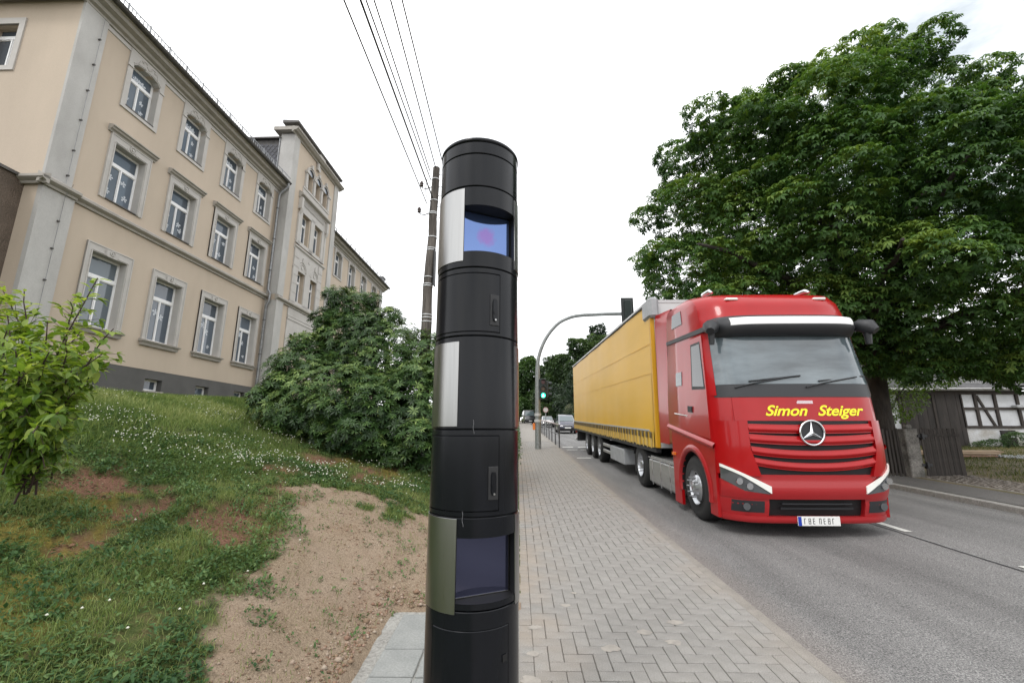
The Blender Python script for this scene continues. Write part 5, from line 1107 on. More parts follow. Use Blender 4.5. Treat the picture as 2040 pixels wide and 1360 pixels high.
def wheel_parts():
    """tyre and rim meshes, axis along X, outer face at -X"""
    mb = MB(); n = 40; prof = [(.27, -.02), (.29, .0), (.4, -.015), (.47, .0), (.505, .035), (.508, .15), (.505, .26), (.47, .3), (.3, .3)]
    P = [[(x, r*math.cos(2*math.pi*k/n), r*math.sin(2*math.pi*k/n)) for k in range(n)] for r, x in prof]; mb.grid(P, True, True); t = form(mb, TYRE)
    mb = MB()
    for q in range(4):
        x = .06+q*.055
        P = [[(x+d, r*math.cos(2*math.pi*k/n), r*math.sin(2*math.pi*k/n)) for k in range(n)] for r, d in ((.5095, 0), (.5095, .008))]; mb.grid(P, False, True)
    tread = form(mb, RUB)
    def rim(prof, holes, rh, m, nuts=True):
        mb = MB(); P = [[(x, r*math.cos(2*math.pi*k/n), r*math.sin(2*math.pi*k/n)) for k in range(n)] for r, x in prof]; mb.grid(P, True, True)
        if nuts:
            for k in range(10): a = 2*math.pi*k/10; mb.tube([(prof[-1][1]+.03, .155*math.cos(a), .155*math.sin(a)), (prof[-1][1]-.045, .155*math.cos(a), .155*math.sin(a))], .014, 6)
        r_ = form(mb, m); mb = MB()
        for k in range(holes): a = 2*math.pi*(k+.5)/holes; mb.disc((rh[1], rh[0]*math.cos(a), rh[0]*math.sin(a)), (-1, 0, 0), .026, 10)
        return r_, form(mb, RUB)
    fr = rim([(.285, -.012), (.275, .0), (.262, .05), (.225, .06), (.2, .03), (.19, -.0), (.11, -.01), (.1, -.05), (.0, -.055)], 10, (.228, .052), RIM)
    re = rim([(.285, -.012), (.27, .01), (.25, .12), (.2, .15), (.12, .16), (.11, .02), (.09, .0), (0, -.0)], 10, (.225, .13), RIM)
    return t, tread, fr, re
WT, WTR, WFR, WRE = wheel_parts()
def wheel(par, s, v, kind, m2=None):
    o = bpy.data.objects.new('wheel', WT); C.objects.link(o); o.parent = par; o.location = (s*1.2, v, .508); o.rotation_euler = (rr.uniform(0, 6), 0, 0 if s < 0 else math.pi)
    rm, hl = (WFR if kind == 'front' else WRE)
    for nme, me in (('rim', rm), ('rim_holes', hl), ('tread', WTR)):
        q = bpy.data.objects.new(nme, me); C.objects.link(q); q.parent = o
    return o
tr = lorry()
for s in (-1, 1): wheel(tr, s, 1.18, 'front'); wheel(tr, s, 4.45, 'rear')
tl = empty('curtain_side_trailer', (4.15, 6.37, TZ), (TILT, 0, 0)); tag(tl, 'long yellow curtain-sided trailer with buckled lower edge behind the red cab', 'trailer')
V0, V1 = 2.98, 16.3; WB, WTt = .98, 4.17
for s in (-1, 1):
    nv = 130; P = []
    for w in [1.32, 1.5, 2.0, 2.5, 2.62, 3.1, 3.25, 3.7, 4.08]:
        P.append([(s*(1.27+.006*math.sin(v*2.1+w)+.004*math.sin(v*5.3)*(1 if w < 2.4 else .4)-(.004 if w in (2.62, 3.25) else 0)), v, w) for v in np.linspace(V0+.08, V1-.05, nv)])
    mb = MB(); mb.grid(P); cu_ = mb.build('curtain', TARP, tl)
    for w in (2.56, 3.2):
        mb = MB(); mb.box(min(s*1.274, s*1.2775), max(s*1.274, s*1.2775), V0+.1, V1-.08, w, w+.009); mb.build('curtain_seam', TARP, cu_)
    mb = MB(); P = [[(s*(1.278+.008*math.sin(v*9)), v, w) for v in np.linspace(V0+.08, V1-.05, 260)] for w in (WB+.02+.0, 1.1, 1.32)]
    for k, p in enumerate(P[0]): P[0][k] = (p[0], p[1], p[2]+.012*math.sin(p[1]*7))
    mb.grid(P); mb.build('curtain_hem', TARP2, tl)
    mb = MB(); mb.box(min(s*1.27, s*1.292), max(s*1.27, s*1.292), V0+.4, V1-.1, 1.325, 1.36); mb.build('grey_hem_strip', mat('grey_strip', (.36, .37, .37), .5), tl)
    m1 = MB(); m1.box(-.004, .004, -.028, .028, -.3, .02); sm = form(m1, mat('strap_tan', (.5, .36, .12), .7)); m1 = MB(); m1.box(-.012, .008, -.055, .055, -.09, .04, .004); bm_ = form(m1, mat('buckle', (.10, .075, .03), .5)) 
    for k in range(44):
        v = V0+.25+k*.298; o = inst('buckle_strap', sm, (s*1.295, v, 1.28), tl); q = inst('buckle', bm_, (s*.006, 0, 0), o)
    mb = MB(); mb.box(min(s*1.2, s*1.29), max(s*1.2, s*1.29), V0, V1, 4.08, 4.12); mb.build('roof_rail', CHAS, tl); mb = MB(); mb.box(min(s*1.2, s*1.295), max(s*1.2, s*1.295), V0, V1, 4.12, 4.155); mb.build('roof_rail', mat('pale_rail', (.6, .6, .6), .4), tl); mb = MB(); mb.box(min(s*1.2, s*1.28), max(s*1.2, s*1.28), V0, V1, 4.155, 4.18); mb.build('roof_rail', CHAS, tl)
    mb = MB(); mb.box(min(s*1.1, s*1.31), max(s*1.1, s*1.31), 2.8, 3.4, 3.75, 4.2, .05); mb.build('corner_cap', GREY, tl)
    mb = MB(); mb.box(min(s*1.18, s*1.27), max(s*1.18, s*1.27), V0-.04, V0+.08, 1.0, 4.1, .01); mb.build('corner_post', mat('post_yellow', (.58, .30, .01), .5), tl)
    mb = MB(); mb.box(min(s*1.15, s*1.26), max(s*1.15, s*1.26), V0+.05, V1, .9, 1.0); mb.build('side_rail', CHAS, tl)
    mb = MB(); mb.box(min(s*.5, s*.42), max(s*.5, s*.42), 3.4, V1, .7, .98); mb.build('frame_rail', CHAS, tl)
    for w in (.42, .62): mb = MB(); mb.box(min(s*1.17, s*1.2), max(s*1.17, s*1.2), 8.0, 9.1, w, w+.1, .01); mb.build('side_guard', ALU, tl)
    mb = MB(); mb.box(min(s*.75, s*1.2), max(s*.75, s*1.2), 6.15, 7.95, .3, .72, .02); bx = mb.build('pallet_box', GREY, tl)
    mb = MB(); mb.box(min(s*.8, s*1.0), max(s*.8, s*1.0), 5.5, 5.75, .2, .95); mb.build('landing_leg', CHAS, tl)
    for v in (9.75, 11.15, 12.6): wheel(tl, s, v, 'rear'); 
    mb = MB(); mb.box(min(s*.6, s*1.2), max(s*.6, s*1.2), 15.6, 15.7, .4, .95); mb.build('mud_flap', CHAS, tl)
    mb = MB(); mb.box(min(s*.7, s*1.2), max(s*.7, s*1.2), V1-.05, V1+.02, .75, .9, .01); mb.build('tail_light', mat('tail_red', (.4, .02, .01), .3), tl)
mb = MB(); mb.box(-1.24, 1.24, V0, V1-.02, .98, 1.12); mb.build('load_floor', CHAS, tl)
mb = MB(); mb.box(-1.25, 1.25, V0-.03, V1, 4.1, 4.165); mb.build('trailer_roof', mat('pale_roof', (.5, .5, .5), .6), tl)
mb = MB(); mb.box(-1.18, 1.18, V0-.02, V0+.03, 1.0, 4.1); mb.build('headboard', mat('white_headboard', (.55, .55, .55), .5), tl)
mb = MB(); mb.box(-1.22, 1.22, V1-.04, V1, 1.0, 4.1); mb.build('rear_doors', mat('white_doors', (.6, .6, .6), .5), tl)
mb = MB(); mb.box(-1.2, 1.2, V1-.2, V1-.08, .4, .52, .01); mb.build('underrun_bar', ALU, tl)
for v in (9.75, 11.15, 12.6): mb = MB(); mb.tube([(-1.1, v, .508), (1.1, v, .508)], .08, 8); mb.build('axle', CHAS, tl)
mb = MB(); mb.tube([(-.9, 4.45, .508), (.9, 4.45, .508)], .1, 8); mb.build('axle', CHAS, tr)
# ------------------------------------------------------------------ farm across the road
WHW = mat('white_render', (.55, .56, .58), .9, col2=(.46, .47, .49), vscale=2.2, bump=.5, bscale=30, gritty=.06)
WHP = mat('peeling_render', (.56, .57, .59), .9, col2=(.33, .30, .26), vscale=1.7, detail=9, bump=.8, bscale=14, bdist=.03)
BEAM = mat('dark_timber', (.035, .028, .024), .85, var=.3, vscale=9, bump=.6, bscale=30); BOARD = mat('dark_boards', (.025, .021, .019), .85, var=.35, vscale=5, stretch=(1, 1, .2), bump=.5, bscale=40); objrand(BOARD, .3)
ROOFB = mat('barn_slate', (.085, .083, .085), .8, var=.3, vscale=6); objrand(ROOFB, .22)
BY = 21.8; BZ = .9
barn = empty('half_timbered_barn', (19, BY, BZ)); tag(barn, 'half timbered barn with white panels, dark double doors and grey slate roof behind the chestnut', 'barn')
bx = lambda n, m, x0, x1, y0, y1, z0, z1, b=0: (lambda mb: (mb.box(x0-19, x1-19, y0, y1, z0-BZ, z1-BZ, b), mb.build(n, m, barn))[1])(MB())
bx('wall', WHP, 21.9, 34, .06, .3, .6, 1.84); bx('wall', WHW, 21.9, 34, .08, .3, 1.84, 3.6); bx('wall', WHW, 14, 19.1, .08, .3, .6, 3.6); bx('wall', WHW, 14, 34, .3, 8, .3, 3.6)
for i in range(11): bx('door_board', BOARD, 19.15+i*.25, 19.39+i*.25, .0+.006*(i % 2), .05, .82, 3.45)
bx('door_post', BEAM, 19.0, 19.15, -.03, .12, .8, 3.6); bx('door_post', BEAM, 20.46, 20.56, -.03, .0, .82, 3.45)
for x in (21.9, 22.62, 23.58, 24.66, 25.75, 26.85, 28, 29.2, 30.4, 31.6): bx('timber_post', BEAM, x-.065, x+.065, .0, .1, 1.84, 3.55)
for x in (14.1, 15.3, 16.5, 17.7, 18.9): bx('timber_post', BEAM, x-.065, x+.065, .0, .1, .8, 3.55)
for z, a in ((1.8, 21.9), (2.69, 21.9), (3.45, 14.0)): bx('timber_rail', BEAM, a, 33, .004, .098, z, z+(.12 if z < 3 else .15))
for (xa, za, xb, zb) in ((22.72, 3.4, 23.35, 1.92), (29.3, 3.4, 30.0, 1.92)):
    mb = MB(); mb.prism([(xa-19-.06, za-BZ), (xa-19+.06, za-BZ), (xb-19+.06, zb-BZ), (xb-19-.06, zb-BZ)], (.02, .09), lambda a, b, t: (a, t, b)); mb.build('timber_brace', BEAM, barn)
bx('cellar_door', BOARD, 23.5, 24.2, .0, .08, .75, 1.7); bx('door_bolt', BAND, 23.85, 24.25, -.03, .0, 1.38, 1.41); bx('wall_lamp', GREY, 24.35, 24.65, -.2, .1, 2.78, 2.92, .02)
mb = MB(); mb.grid([[(x-19, -.2+.07*math.cos(a), 3.68-BZ+.07*math.sin(a)) for a in np.linspace(math.pi, 2*math.pi, 8)] for x in (13.5, 33.5)]); mb.box(13.5-19, 33.5-19, -.28, -.26, 3.66-BZ, 3.74-BZ); mb.build('gutter', mat('pale_gutter', (.6, .6, .6), .4), barn)
RS = .62
mb = MB(); mb.add([(x-19, y, 3.66-BZ+(y+.3)*RS-.03) for x, y in ((13.5, -.3), (33.5, -.3), (33.5, 5.2), (13.5, 5.2))]+[(x-19, 8.3, 3.5-BZ) for x in (33.5, 13.5)], [(0, 1, 2, 3), (3, 2, 4, 5)]); mb.build('roof', mat('roof_underlay', (.05, .05, .05), .8), barn)
mb = MB(); mb.add([(x, y, z) for y, z in ((0, 0), (.36, .36*RS)) for x in (-.14, .14)]+[(x, y, z+.014) for y, z in ((0, 0), (.36, .36*RS)) for x in (-.14, .14)], [(4, 5, 7, 6), (0, 1, 5, 4), (0, 4, 6, 2), (1, 3, 7, 5)]); TILE = form(mb, ROOFB)
rest = MB(); cnt = 0
for j in range(19):
    for i in range(48):
        x = 20.6+i*.285+(j % 2)*.14; y = -.3+j*.28; z = 3.67+(y+.3)*RS+rr.uniform(0, .008)
        if cnt < 290 and 21.6 < x < 26.5 and j < 18: inst('roof_tile', TILE, (x-19, y, z-BZ), barn); cnt += 1
        else:
            o = [(x-19+a, y+b, z-BZ+b*RS+.014) for a, b in ((-.14, 0), (.14, 0), (.14, .36), (-.14, .36))]+[(x-19-.14, y, z-BZ), (x-19+.14, y, z-BZ)]; rest.add(o, [(0, 1, 2, 3), (4, 5, 1, 0)])
tag(rest.build('roof_tiling', ROOFB, barn), kind='stuff')
mb = MB()
for k in range(90): x = 21.0+k*.09; mb.box(x-19, x-19+.02, .28, .29, 4.04-BZ, 4.2-BZ)
mb.box(21-19, 29.1-19, .27, .3, 4.19-BZ, 4.215-BZ); mb.box(21-19, 29.1-19, .27, .3, 4.04-BZ, 4.06-BZ); mb.build('snow_guard', mat('pale_metal', (.4, .4, .4), .5), barn)
# a second, taller roof behind
h2 = empty('farmhouse', (22, 34, 1.2)); tag(h2, 'farmhouse with steep grey roof glimpsed through the leaves behind the barn', 'house')
mb = MB(); mb.box(-2, 12, 0, 8, 0, 4.5); mb.build('wall', WHW, h2); mb = MB(); mb.prism([(-.5, 4.4), (4, 9.2), (8.5, 4.4), (4, 9.0)], (-2.5, 12.5), lambda a, b, t: (t, a, b)); mb.build('roof', ROOFB, h2)
# gate, posts, slat fence
OLDW = mat('old_fence_wood', (.04, .034, .03), .9, var=.45, vscale=6, stretch=(2, 2, .3), bump=.7, bscale=50); objrand(OLDW, .3)
CONC = mat('old_concrete_post', (.24, .225, .205), .9, col2=(.06, .057, .05), vscale=4, detail=9, bump=.7, bscale=30, bdist=.02, gritty=.3)
gz = .5
gp = empty('gate_post', (10.2, 11.7, gz)); tag(gp, 'thick weathered concrete gate post between the slat fence and the dark wooden gate', 'gate post')
mb = MB(); mb.box(-.19, .15, -.13, .13, -.2, 1.2, .02); mb.build('post_block', CONC, gp); mb = MB(); mb.box(-.06, .08, -.07, .07, 1.2, 1.3, .02); mb.build('post_cap', CONC, gp)
for z in (.98, .26): mb = MB(); mb.box(.1, .34, -.16, -.13, z, z+.06); mb.tube([(.2, -.18, z-.05), (.2, -.18, z+.1)], .03, 8); mb.build('gate_hinge', DKP, gp)
gt = empty('wooden_gate', (10.44, 11.62, gz)); tag(gt, 'dark old wooden gate of narrow upright slats leaning open beside the concrete post', 'gate')
mb = MB(); mb.box(0, .052, -.012, .012, .0, 1.2); sl_ = form(mb, OLDW)
for k in range(17): o = inst('slat', sl_, (k*.058, rr.uniform(-.004, .004), rr.uniform(-.02, .01)), gt)
mb = MB(); mb.box(.0, .99, .012, .05, .2, .3); mb.build('gate_rail', OLDW, gt); mb = MB(); mb.box(.0, .99, .012, .05, .9, 1.0); mb.build('gate_rail', OLDW, gt); mb = MB(); mb.box(.0, 1.0, -.03, -.012, 1.0, 1.06); mb.build('gate_batten', OLDW, gt)
fe = empty('slat_fence', (10.02, 11.75, gz)); tag(fe, 'dark upright slat fence running behind the lorry to the concrete post', 'fence')
for k in range(34): o = inst('slat', sl_, (-.07-k*.085, .05*k*.3+rr.uniform(-.01, .01), rr.uniform(-.06, .03)), fe); o.rotation_euler = (0, rr.uniform(-.03, .03), 0)
for z in (.25, .95): mb = MB(); mb.add([(0, .03, z), (0, .03, z+.08), (-3, .55, z+.08), (-3, .55, z), (0, .07, z), (0, .07, z+.08), (-3, .6, z+.08), (-3, .6, z)], [(0, 1, 2, 3), (7, 6, 5, 4), (1, 5, 6, 2), (0, 4, 5, 1)]); mb.build('fence_rail', OLDW, fe)
# boards lying in the yard
LUM = mat('sawn_timber', (.42, .3, .2), .8, var=.25, vscale=5, stretch=(.2, 2, 2)); LUM2 = mat('red_timber', (.3, .17, .12), .8, var=.25, vscale=5)
for k, (x, y, ln, a, m, lab) in enumerate(((15.9, 16.2, 2.6, .1, LUM2, 'reddish board nearest the gate in the heap on the grass'), (16.1, 16.6, 3.2, .05, LUM, 'pale sawn board in the middle of the heap on the grass'), (16.6, 17.3, 3.4, -.02, LUM, 'pale sawn board farthest back in the heap on the grass'), (16.0, 16.35, 2.8, -.05, LUM, 'pale board lying across the reddish board in the yard'))):
    mb = MB(); mb.box(-ln/2, ln/2, -.09, .09, 0, .045); o = mb.build('timber_board', m); o.location = (x, y, SL*y+.08+.045*k); o.rotation_euler = (TILT, 0, a); tag(o, lab, 'board', 'boards lying in the farmyard')
xs_, ys_ = RNG.uniform(17.2, 18.6, 160), RNG.uniform(15.6, 16.6, 160); n = 160
V = ico[None]*RNG.uniform(.03, .08, (n, 1, 1))*RNG.uniform(.6, 1.3, (n, 7, 3))+np.stack([xs_, ys_, yard_z(xs_, ys_)+.03], 1)[:, None, :]
tag(np_mesh('rubble', V.reshape(-1, 3), (icf[None]+7*np.arange(n)[:, None, None]).reshape(-1, 3), mat('rubble_pale', (.35, .36, .36), .9), nv=3), label='small heap of pale rubble beside the boards', kind='stuff')
# ------------------------------------------------------------------ foliage tools
def lobes_sample(E, n, shell=.35, up=0.0, keep_in=.25):
    """points near the surfaces of a union of ellipsoids, with outward normals"""
    E = np.asarray(E, float); area = (E[:, 3]*E[:, 4]+E[:, 4]*E[:, 5]+E[:, 3]*E[:, 5]); pr = area/area.sum(); k = RNG.choice(len(E), n*2, p=pr)
    d = RNG.normal(size=(n*2, 3)); d[:, 2] += up; d /= np.linalg.norm(d, axis=1)[:, None]; rad = 1-shell*RNG.random(n*2)**1.6
    c, r = E[k, :3], E[k, 3:6]; p = c+d*r*rad[:, None]; nr = d/r; nr /= np.linalg.norm(nr, axis=1)[:, None]
    ok = np.ones(n*2, bool)
    for e in E:
        q = (((p-e[:3])/e[3:6])**2).sum(1); ok &= (q > .55) | (RNG.random(n*2) < keep_in*.3)
    p, nr = p[ok][:n], nr[ok][:n]; return p, nr
def basis(nr):
    a = np.cross(nr, np.array([0, 0, 1.0])); l = np.linalg.norm(a, axis=1)[:, None]; a = np.where(l < 1e-3, np.array([1.0, 0, 0]), a/np.maximum(l, 1e-6)); return a, np.cross(nr, a)
def leaf_geo(base, dirv, nrm, L_, Wd, fold=.25, droop=.25):
    """leaf of 6 vertices / 4 triangles: base, 2+2 sides and tip, folded on the midrib and drooping"""
    side = np.cross(dirv, nrm); side /= np.maximum(np.linalg.norm(side, axis=1)[:, None], 1e-6); L_ = L_[:, None]; Wd = Wd[:, None]; dn = -nrm
    mid = base+dirv*L_*.5+nrm*L_*.03; tip = base+dirv*L_+dn*L_*droop; 
    l1 = base+dirv*L_*.55+side*Wd*.5+nrm*Wd*fold*.5; r1 = base+dirv*L_*.55-side*Wd*.5+nrm*Wd*fold*.5
    V = np.stack([base, l1, tip, r1, mid], 1); F = np.array([(0, 4, 1), (1, 4, 2), (0, 3, 4), (4, 3, 2)]); return V, F
def leaf_obj(name, V, F, rnd, m, par=None, **kw):
    n, k = V.shape[:2]; o = np_mesh(name, V.reshape(-1, 3), (F[None]+k*np.arange(n)[:, None, None]).reshape(-1, 3), m, par, attr=dict(rnd=np.repeat(np.clip(rnd, 0, 1), k)), nv=3, smooth=False); return tag(o, **kw) if kw else o
BARK = mat('bark', (.055, .045, .038), .95, col2=(.025, .021, .018), vscale=8, stretch=(1, 1, .3), bump=1, bscale=14, bdist=.05)
def limbs(mb, base, ends, r0, seed=1):
    q = random.Random(seed)
    for e in ends:
        a = Vector(base); b = Vector(e); P = [a]; k = 6
        for i in range(1, k+1): t = i/k; p = a.lerp(b, t); p.z += math.sin(t*math.pi)*.12*(b-a).length*(.5+.5*q.random()); p.x += q.uniform(-.1, .1)*(b-a).length*.2; p.y += q.uniform(-.1, .1)*(b-a).length*.2; P.append(p)
        mb.tube(P, [r0*(1-.8*i/k) for i in range(k+1)], 8)
# ------------------------------------------------------------------ the big horse chestnut
CT = (10.35, 12.6)
ch = empty('chestnut_tree', (0, 0, 0)); tag(ch, 'huge dark green horse chestnut tree filling the right side beyond the lorry', 'tree')
mb = MB(); mb.tube([(CT[0], CT[1], .1), (CT[0], CT[1], .8), (CT[0]-.02, CT[1], 2.2), (CT[0]+.1, CT[1]+.1, 3.6), (CT[0]+.2, CT[1]+.2, 5.5)], [.36, .28, .25, .25, .2], 18); mb.build('trunk', BARK, ch)
mb = MB(); q = random.Random(5); ends = [(4.6, 10, 6.2), (5.8, 13, 7.8), (7.4, 10.5, 8.2), (9, 12, 10.3), (12, 11, 9.5), (14, 12, 8.5), (16, 12, 8), (15.5, 9.5, 5.5), (13, 8, 5), (8, 8.5, 5.5), (6, 11, 4.6), (12, 15, 9), (10.5, 9, 8), (14.5, 13, 4)]
limbs(mb, (CT[0]+.12, CT[1]+.1, 3.6), ends, .17); tag(mb.build('limbs', BARK, ch), kind='stuff')
E = []
prof = [ (4.94, 12.0, 5.90, 1.3, 1.6, 0.95), (4.80, 12.2, 6.44, 1.0, 1.4, 0.90), (5.10, 11.8, 7.94, 1.1, 1.4, 1.00), (5.30, 12.0, 9.44, 0.9, 1.3, 0.75), (6.30, 11.5, 7.20, 1.4, 1.6, 1.10), (6.20, 11.2, 9.44, 1.4, 1.6, 1.10), (6.90, 11.6, 10.34, 1.1, 1.4, 0.90), (7.70, 11.4, 10.82, 1.0, 1.3, 0.80), (8.60, 11.2, 10.96, 1.1, 1.4, 0.95), (9.70, 11.4, 11.58, 1.2, 1.4, 0.95), (10.90, 11.3, 12.02, 1.2, 1.4, 0.85), (12.00, 11.3, 11.22, 1.3, 1.4, 0.90), (13.00, 11.2, 9.47, 1.1, 1.4, 0.90), (13.30, 11.0, 8.87, 1.3, 1.5, 1.10), (14.60, 11.2, 8.77, 1.4, 1.5, 1.00), (16.10, 11.4, 8.19, 1.5, 1.6, 1.10), (17.20, 11.8, 8.15, 1.4, 1.6, 1.30), (17.60, 12.0, 6.80, 1.3, 1.6, 1.20), (16.60, 12.0, 5.00, 1.4, 1.6, 1.10), (7.60, 10.2, 6.40, 1.4, 1.5, 1.10), (8.00, 9.8, 8.20, 1.5, 1.5, 1.20), (8.40, 9.9, 9.84, 1.5, 1.5, 1.10), (10.20, 9.6, 8.54, 1.6, 1.5, 1.10), (10.20, 9.0, 7.80, 1.5, 1.4, 1.10), (9.80, 9.0, 7.00, 1.5, 1.4, 1.10), (9.20, 9.4, 5.40, 1.5, 1.5, 0.90), (12.20, 9.6, 7.98, 1.4, 1.4, 1.10), (12.20, 8.9, 6.94, 1.5, 1.4, 1.10), (12.00, 8.8, 6.90, 1.5, 1.4, 1.00), (11.40, 9.4, 5.00, 1.5, 1.5, 0.90), (14.20, 9.6, 6.98, 1.5, 1.5, 1.10), (14.20, 9.3, 6.58, 1.5, 1.5, 1.00), (13.60, 9.6, 4.90, 1.5, 1.5, 0.90), (15.60, 10.6, 7.60, 1.4, 1.5, 1.10), (15.40, 10.6, 5.40, 1.4, 1.5, 0.90), (6.20, 12.4, 4.90, 1.3, 1.6, 0.70), (13.10, 11.6, 3.70, 1.3, 1.4, 0.55), (14.90, 12.2, 3.90, 1.2, 1.4, 0.55), (11.60, 11.6, 3.90, 1.2, 1.4, 0.60), (17.00, 13.2, 4.20, 1.5, 1.5, 0.70), (8.50, 13.6, 9.50, 2.2, 2.0, 2.00), (11.50, 14.0, 10.00, 2.4, 2.2, 2.20), (13.50, 14.0, 7.80, 2.4, 2.2, 2.00), (8.50, 14.0, 6.40, 2.2, 2.0, 1.40), (11.00, 13.8, 6.80, 2.3, 2.0, 1.50), (10.00, 16.0, 8.50, 3.0, 2.0, 2.60), (14.00, 16.0, 7.55, 3.0, 2.0, 2.40), (11.30, 10.6, 4.50, 1.3, 1.2, 0.70), (12.70, 10.7, 4.20, 1.3, 1.2, 0.70), (14.20, 11.2, 4.20, 1.3, 1.3, 0.70), (15.60, 11.8, 4.30, 1.3, 1.3, 0.70), (12.30, 11.6, 3.60, 1.0, 0.9, 0.45), (14.90, 12.2, 3.50, 0.9, 0.9, 0.40), (9.40, 10.8, 4.70, 1.3, 1.3, 0.60), (16.90, 12.5, 4.00, 1.2, 1.2, 0.60), (15.20, 10.4, 7.77, 1.2, 1.2, 0.90), (16.20, 10.6, 7.57, 1.2, 1.2, 1.00), (12.50, 10.8, 3.50, 1.1, 1.0, 0.50), (13.60, 11.4, 3.40, 1.1, 1.0, 0.50), (14.90, 11.9, 3.35, 1.1, 1.0, 0.50), (11.40, 10.9, 3.80, 1.1, 1.0, 0.50), (10.50, 10.5, 4.30, 1.2, 1.1, 0.60), (9.50, 10.2, 4.30, 1.2, 1.1, 0.60), (8.40, 10.6, 4.60, 1.2, 1.2, 0.60), (5.30, 11.6, 4.90, 1.1, 1.3, 0.60), (16.40, 12.2, 3.50, 1.1, 1.0, 0.50), (10.00, 11.2, 3.80, 1.1, 0.9, 0.50), (9.10, 11.0, 3.90, 1.1, 0.9, 0.55), (10.90, 11.4, 3.30, 0.9, 0.8, 0.40), (7.20, 11.4, 4.60, 1.3, 1.3, 0.70), (8.20, 11.5, 4.20, 1.2, 1.2, 0.60), (6.20, 12.0, 5.60, 1.3, 1.4, 0.80), (5.60, 12.6, 4.40, 1.2, 1.2, 0.60), (12.00, 12.3, 3.90, 1.2, 1.0, 0.60)]
for e in prof:
    E.append(e)
q = random.Random(9)
for e in prof:     # smaller sprays standing off the big lobes give the outline its steps
    for _ in range(5):
        d = Vector((q.gauss(0, 1), q.gauss(0, 1)-.35, q.gauss(0, 1)+.25)).normalized(); s = q.uniform(.28, .62); E.append((e[0]+d.x*e[3]*1.05, e[1]+d.y*e[4]*1.05, e[2]+d.z*e[5]*1.0, s*1.3, s*1.2, s*.75))
def chestnut(E, n, par, m, lmin=.13, lmax=.2, nl=6, up=.35, shell=.4):
    p, nr = lobes_sample(E, n, shell, up); n = len(p)
    up_ = nr*.55+np.array([0, 0, .75])+RNG.normal(size=(n, 3))*.25; up_ /= np.linalg.norm(up_, axis=1)[:, None]; a, b = basis(up_); t0 = RNG.uniform(0, 6.28, n)
    size = RNG.uniform(lmin, lmax, n); tone = np.clip(.42+.3*(nr[:, 2])+RNG.normal(0, .13, n)+(fbm(p[:, 0]*1.0, p[:, 2]*1.0, .5, 3, 80)-.5)*.9, 0, 1); VV_, RR = [], []  # clusters facing up get paler greens, top light put into the colour
    for k in range(nl):
        th = t0+k*6.28/nl*.92; d = a*np.cos(th)[:, None]+b*np.sin(th)[:, None]; d = d-up_*.28; d /= np.linalg.norm(d, axis=1)[:, None]; s = size*(1-.28*abs(k-nl/2)/nl*2)
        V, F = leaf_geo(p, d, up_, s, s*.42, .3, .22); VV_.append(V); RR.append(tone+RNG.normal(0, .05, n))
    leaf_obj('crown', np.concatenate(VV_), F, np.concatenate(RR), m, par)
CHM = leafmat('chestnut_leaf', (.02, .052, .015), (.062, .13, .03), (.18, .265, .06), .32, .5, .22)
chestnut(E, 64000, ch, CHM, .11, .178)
# light green undergrowth seen between trunk and barn
def bush(name, label, E, n, m, lmin, lmax, wide=.5, cat='bush', group=None, stems=None, up=.3, shell=.5, droop=.2):
    root = empty(name, (0, 0, 0)); tag(root, label, cat, group); p, nr = lobes_sample(E, n, shell, up); n = len(p)
    d = nr+RNG.normal(size=(n, 3))*.6; d /= np.linalg.norm(d, axis=1)[:, None]; u = np.array([0, 0, 1.0])+RNG.normal(size=(n, 3))*.35; u -= d*(u*d).sum(1)[:, None]; u /= np.maximum(np.linalg.norm(u, axis=1)[:, None], 1e-4)
    s = RNG.uniform(lmin, lmax, n); V, F = leaf_geo(p, d, u, s, s*wide, .3, droop); tone = np.clip(.45+.25*nr[:, 2]+RNG.normal(0, .15, n)+(fbm(p[:, 0], p[:, 2], 1.1, 3, 81)-.5)*.8, 0, 1)  # paler greens on upper sides imitate light from above in the leaf colour
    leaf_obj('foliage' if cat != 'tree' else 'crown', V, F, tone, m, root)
    if stems:
        mb = MB(); limbs(mb, stems[0], stems[1], stems[2]); mb.build('stems' if cat != 'tree' else 'trunk', BARK, root)
    return root
LG = leafmat('light_leaf', (.05, .09, .02), (.1, .17, .03), (.17, .26, .05), .4)
bush('elder_bush', 'light green elder bush behind the chestnut trunk in front of the barn', [(13.2, 17.5, 2.6, 1.6, 1, 1.5), (15.5, 18.5, 3.2, 1.5, 1, 1.2), (17.5, 18.5, 4.3, 1.6, 1, .9), (19.5, 18, 4.9, 1.3, 1, .5)], 9000, LG, .1, .17, stems=((14, 18, .7), [(13, 17.5, 3), (15.5, 18.3, 4), (17.5, 18.4, 4.6)], .06))
WD = leafmat('nettle_leaf', (.03, .065, .025), (.06, .11, .04), (.1, .16, .06), .3)
bush('nettle_clump', 'clump of nettles against the white barn wall by the cellar door', [(23.6, 21.3, 1.15, .7, .35, .45), (22.6, 21.4, 1.0, .7, .3, .25), (24.9, 21.4, 1.05, .6, .3, .3), (21.9, 21.3, .95, .5, .25, .2)], 3200, WD, .06, .12, cat='weeds')
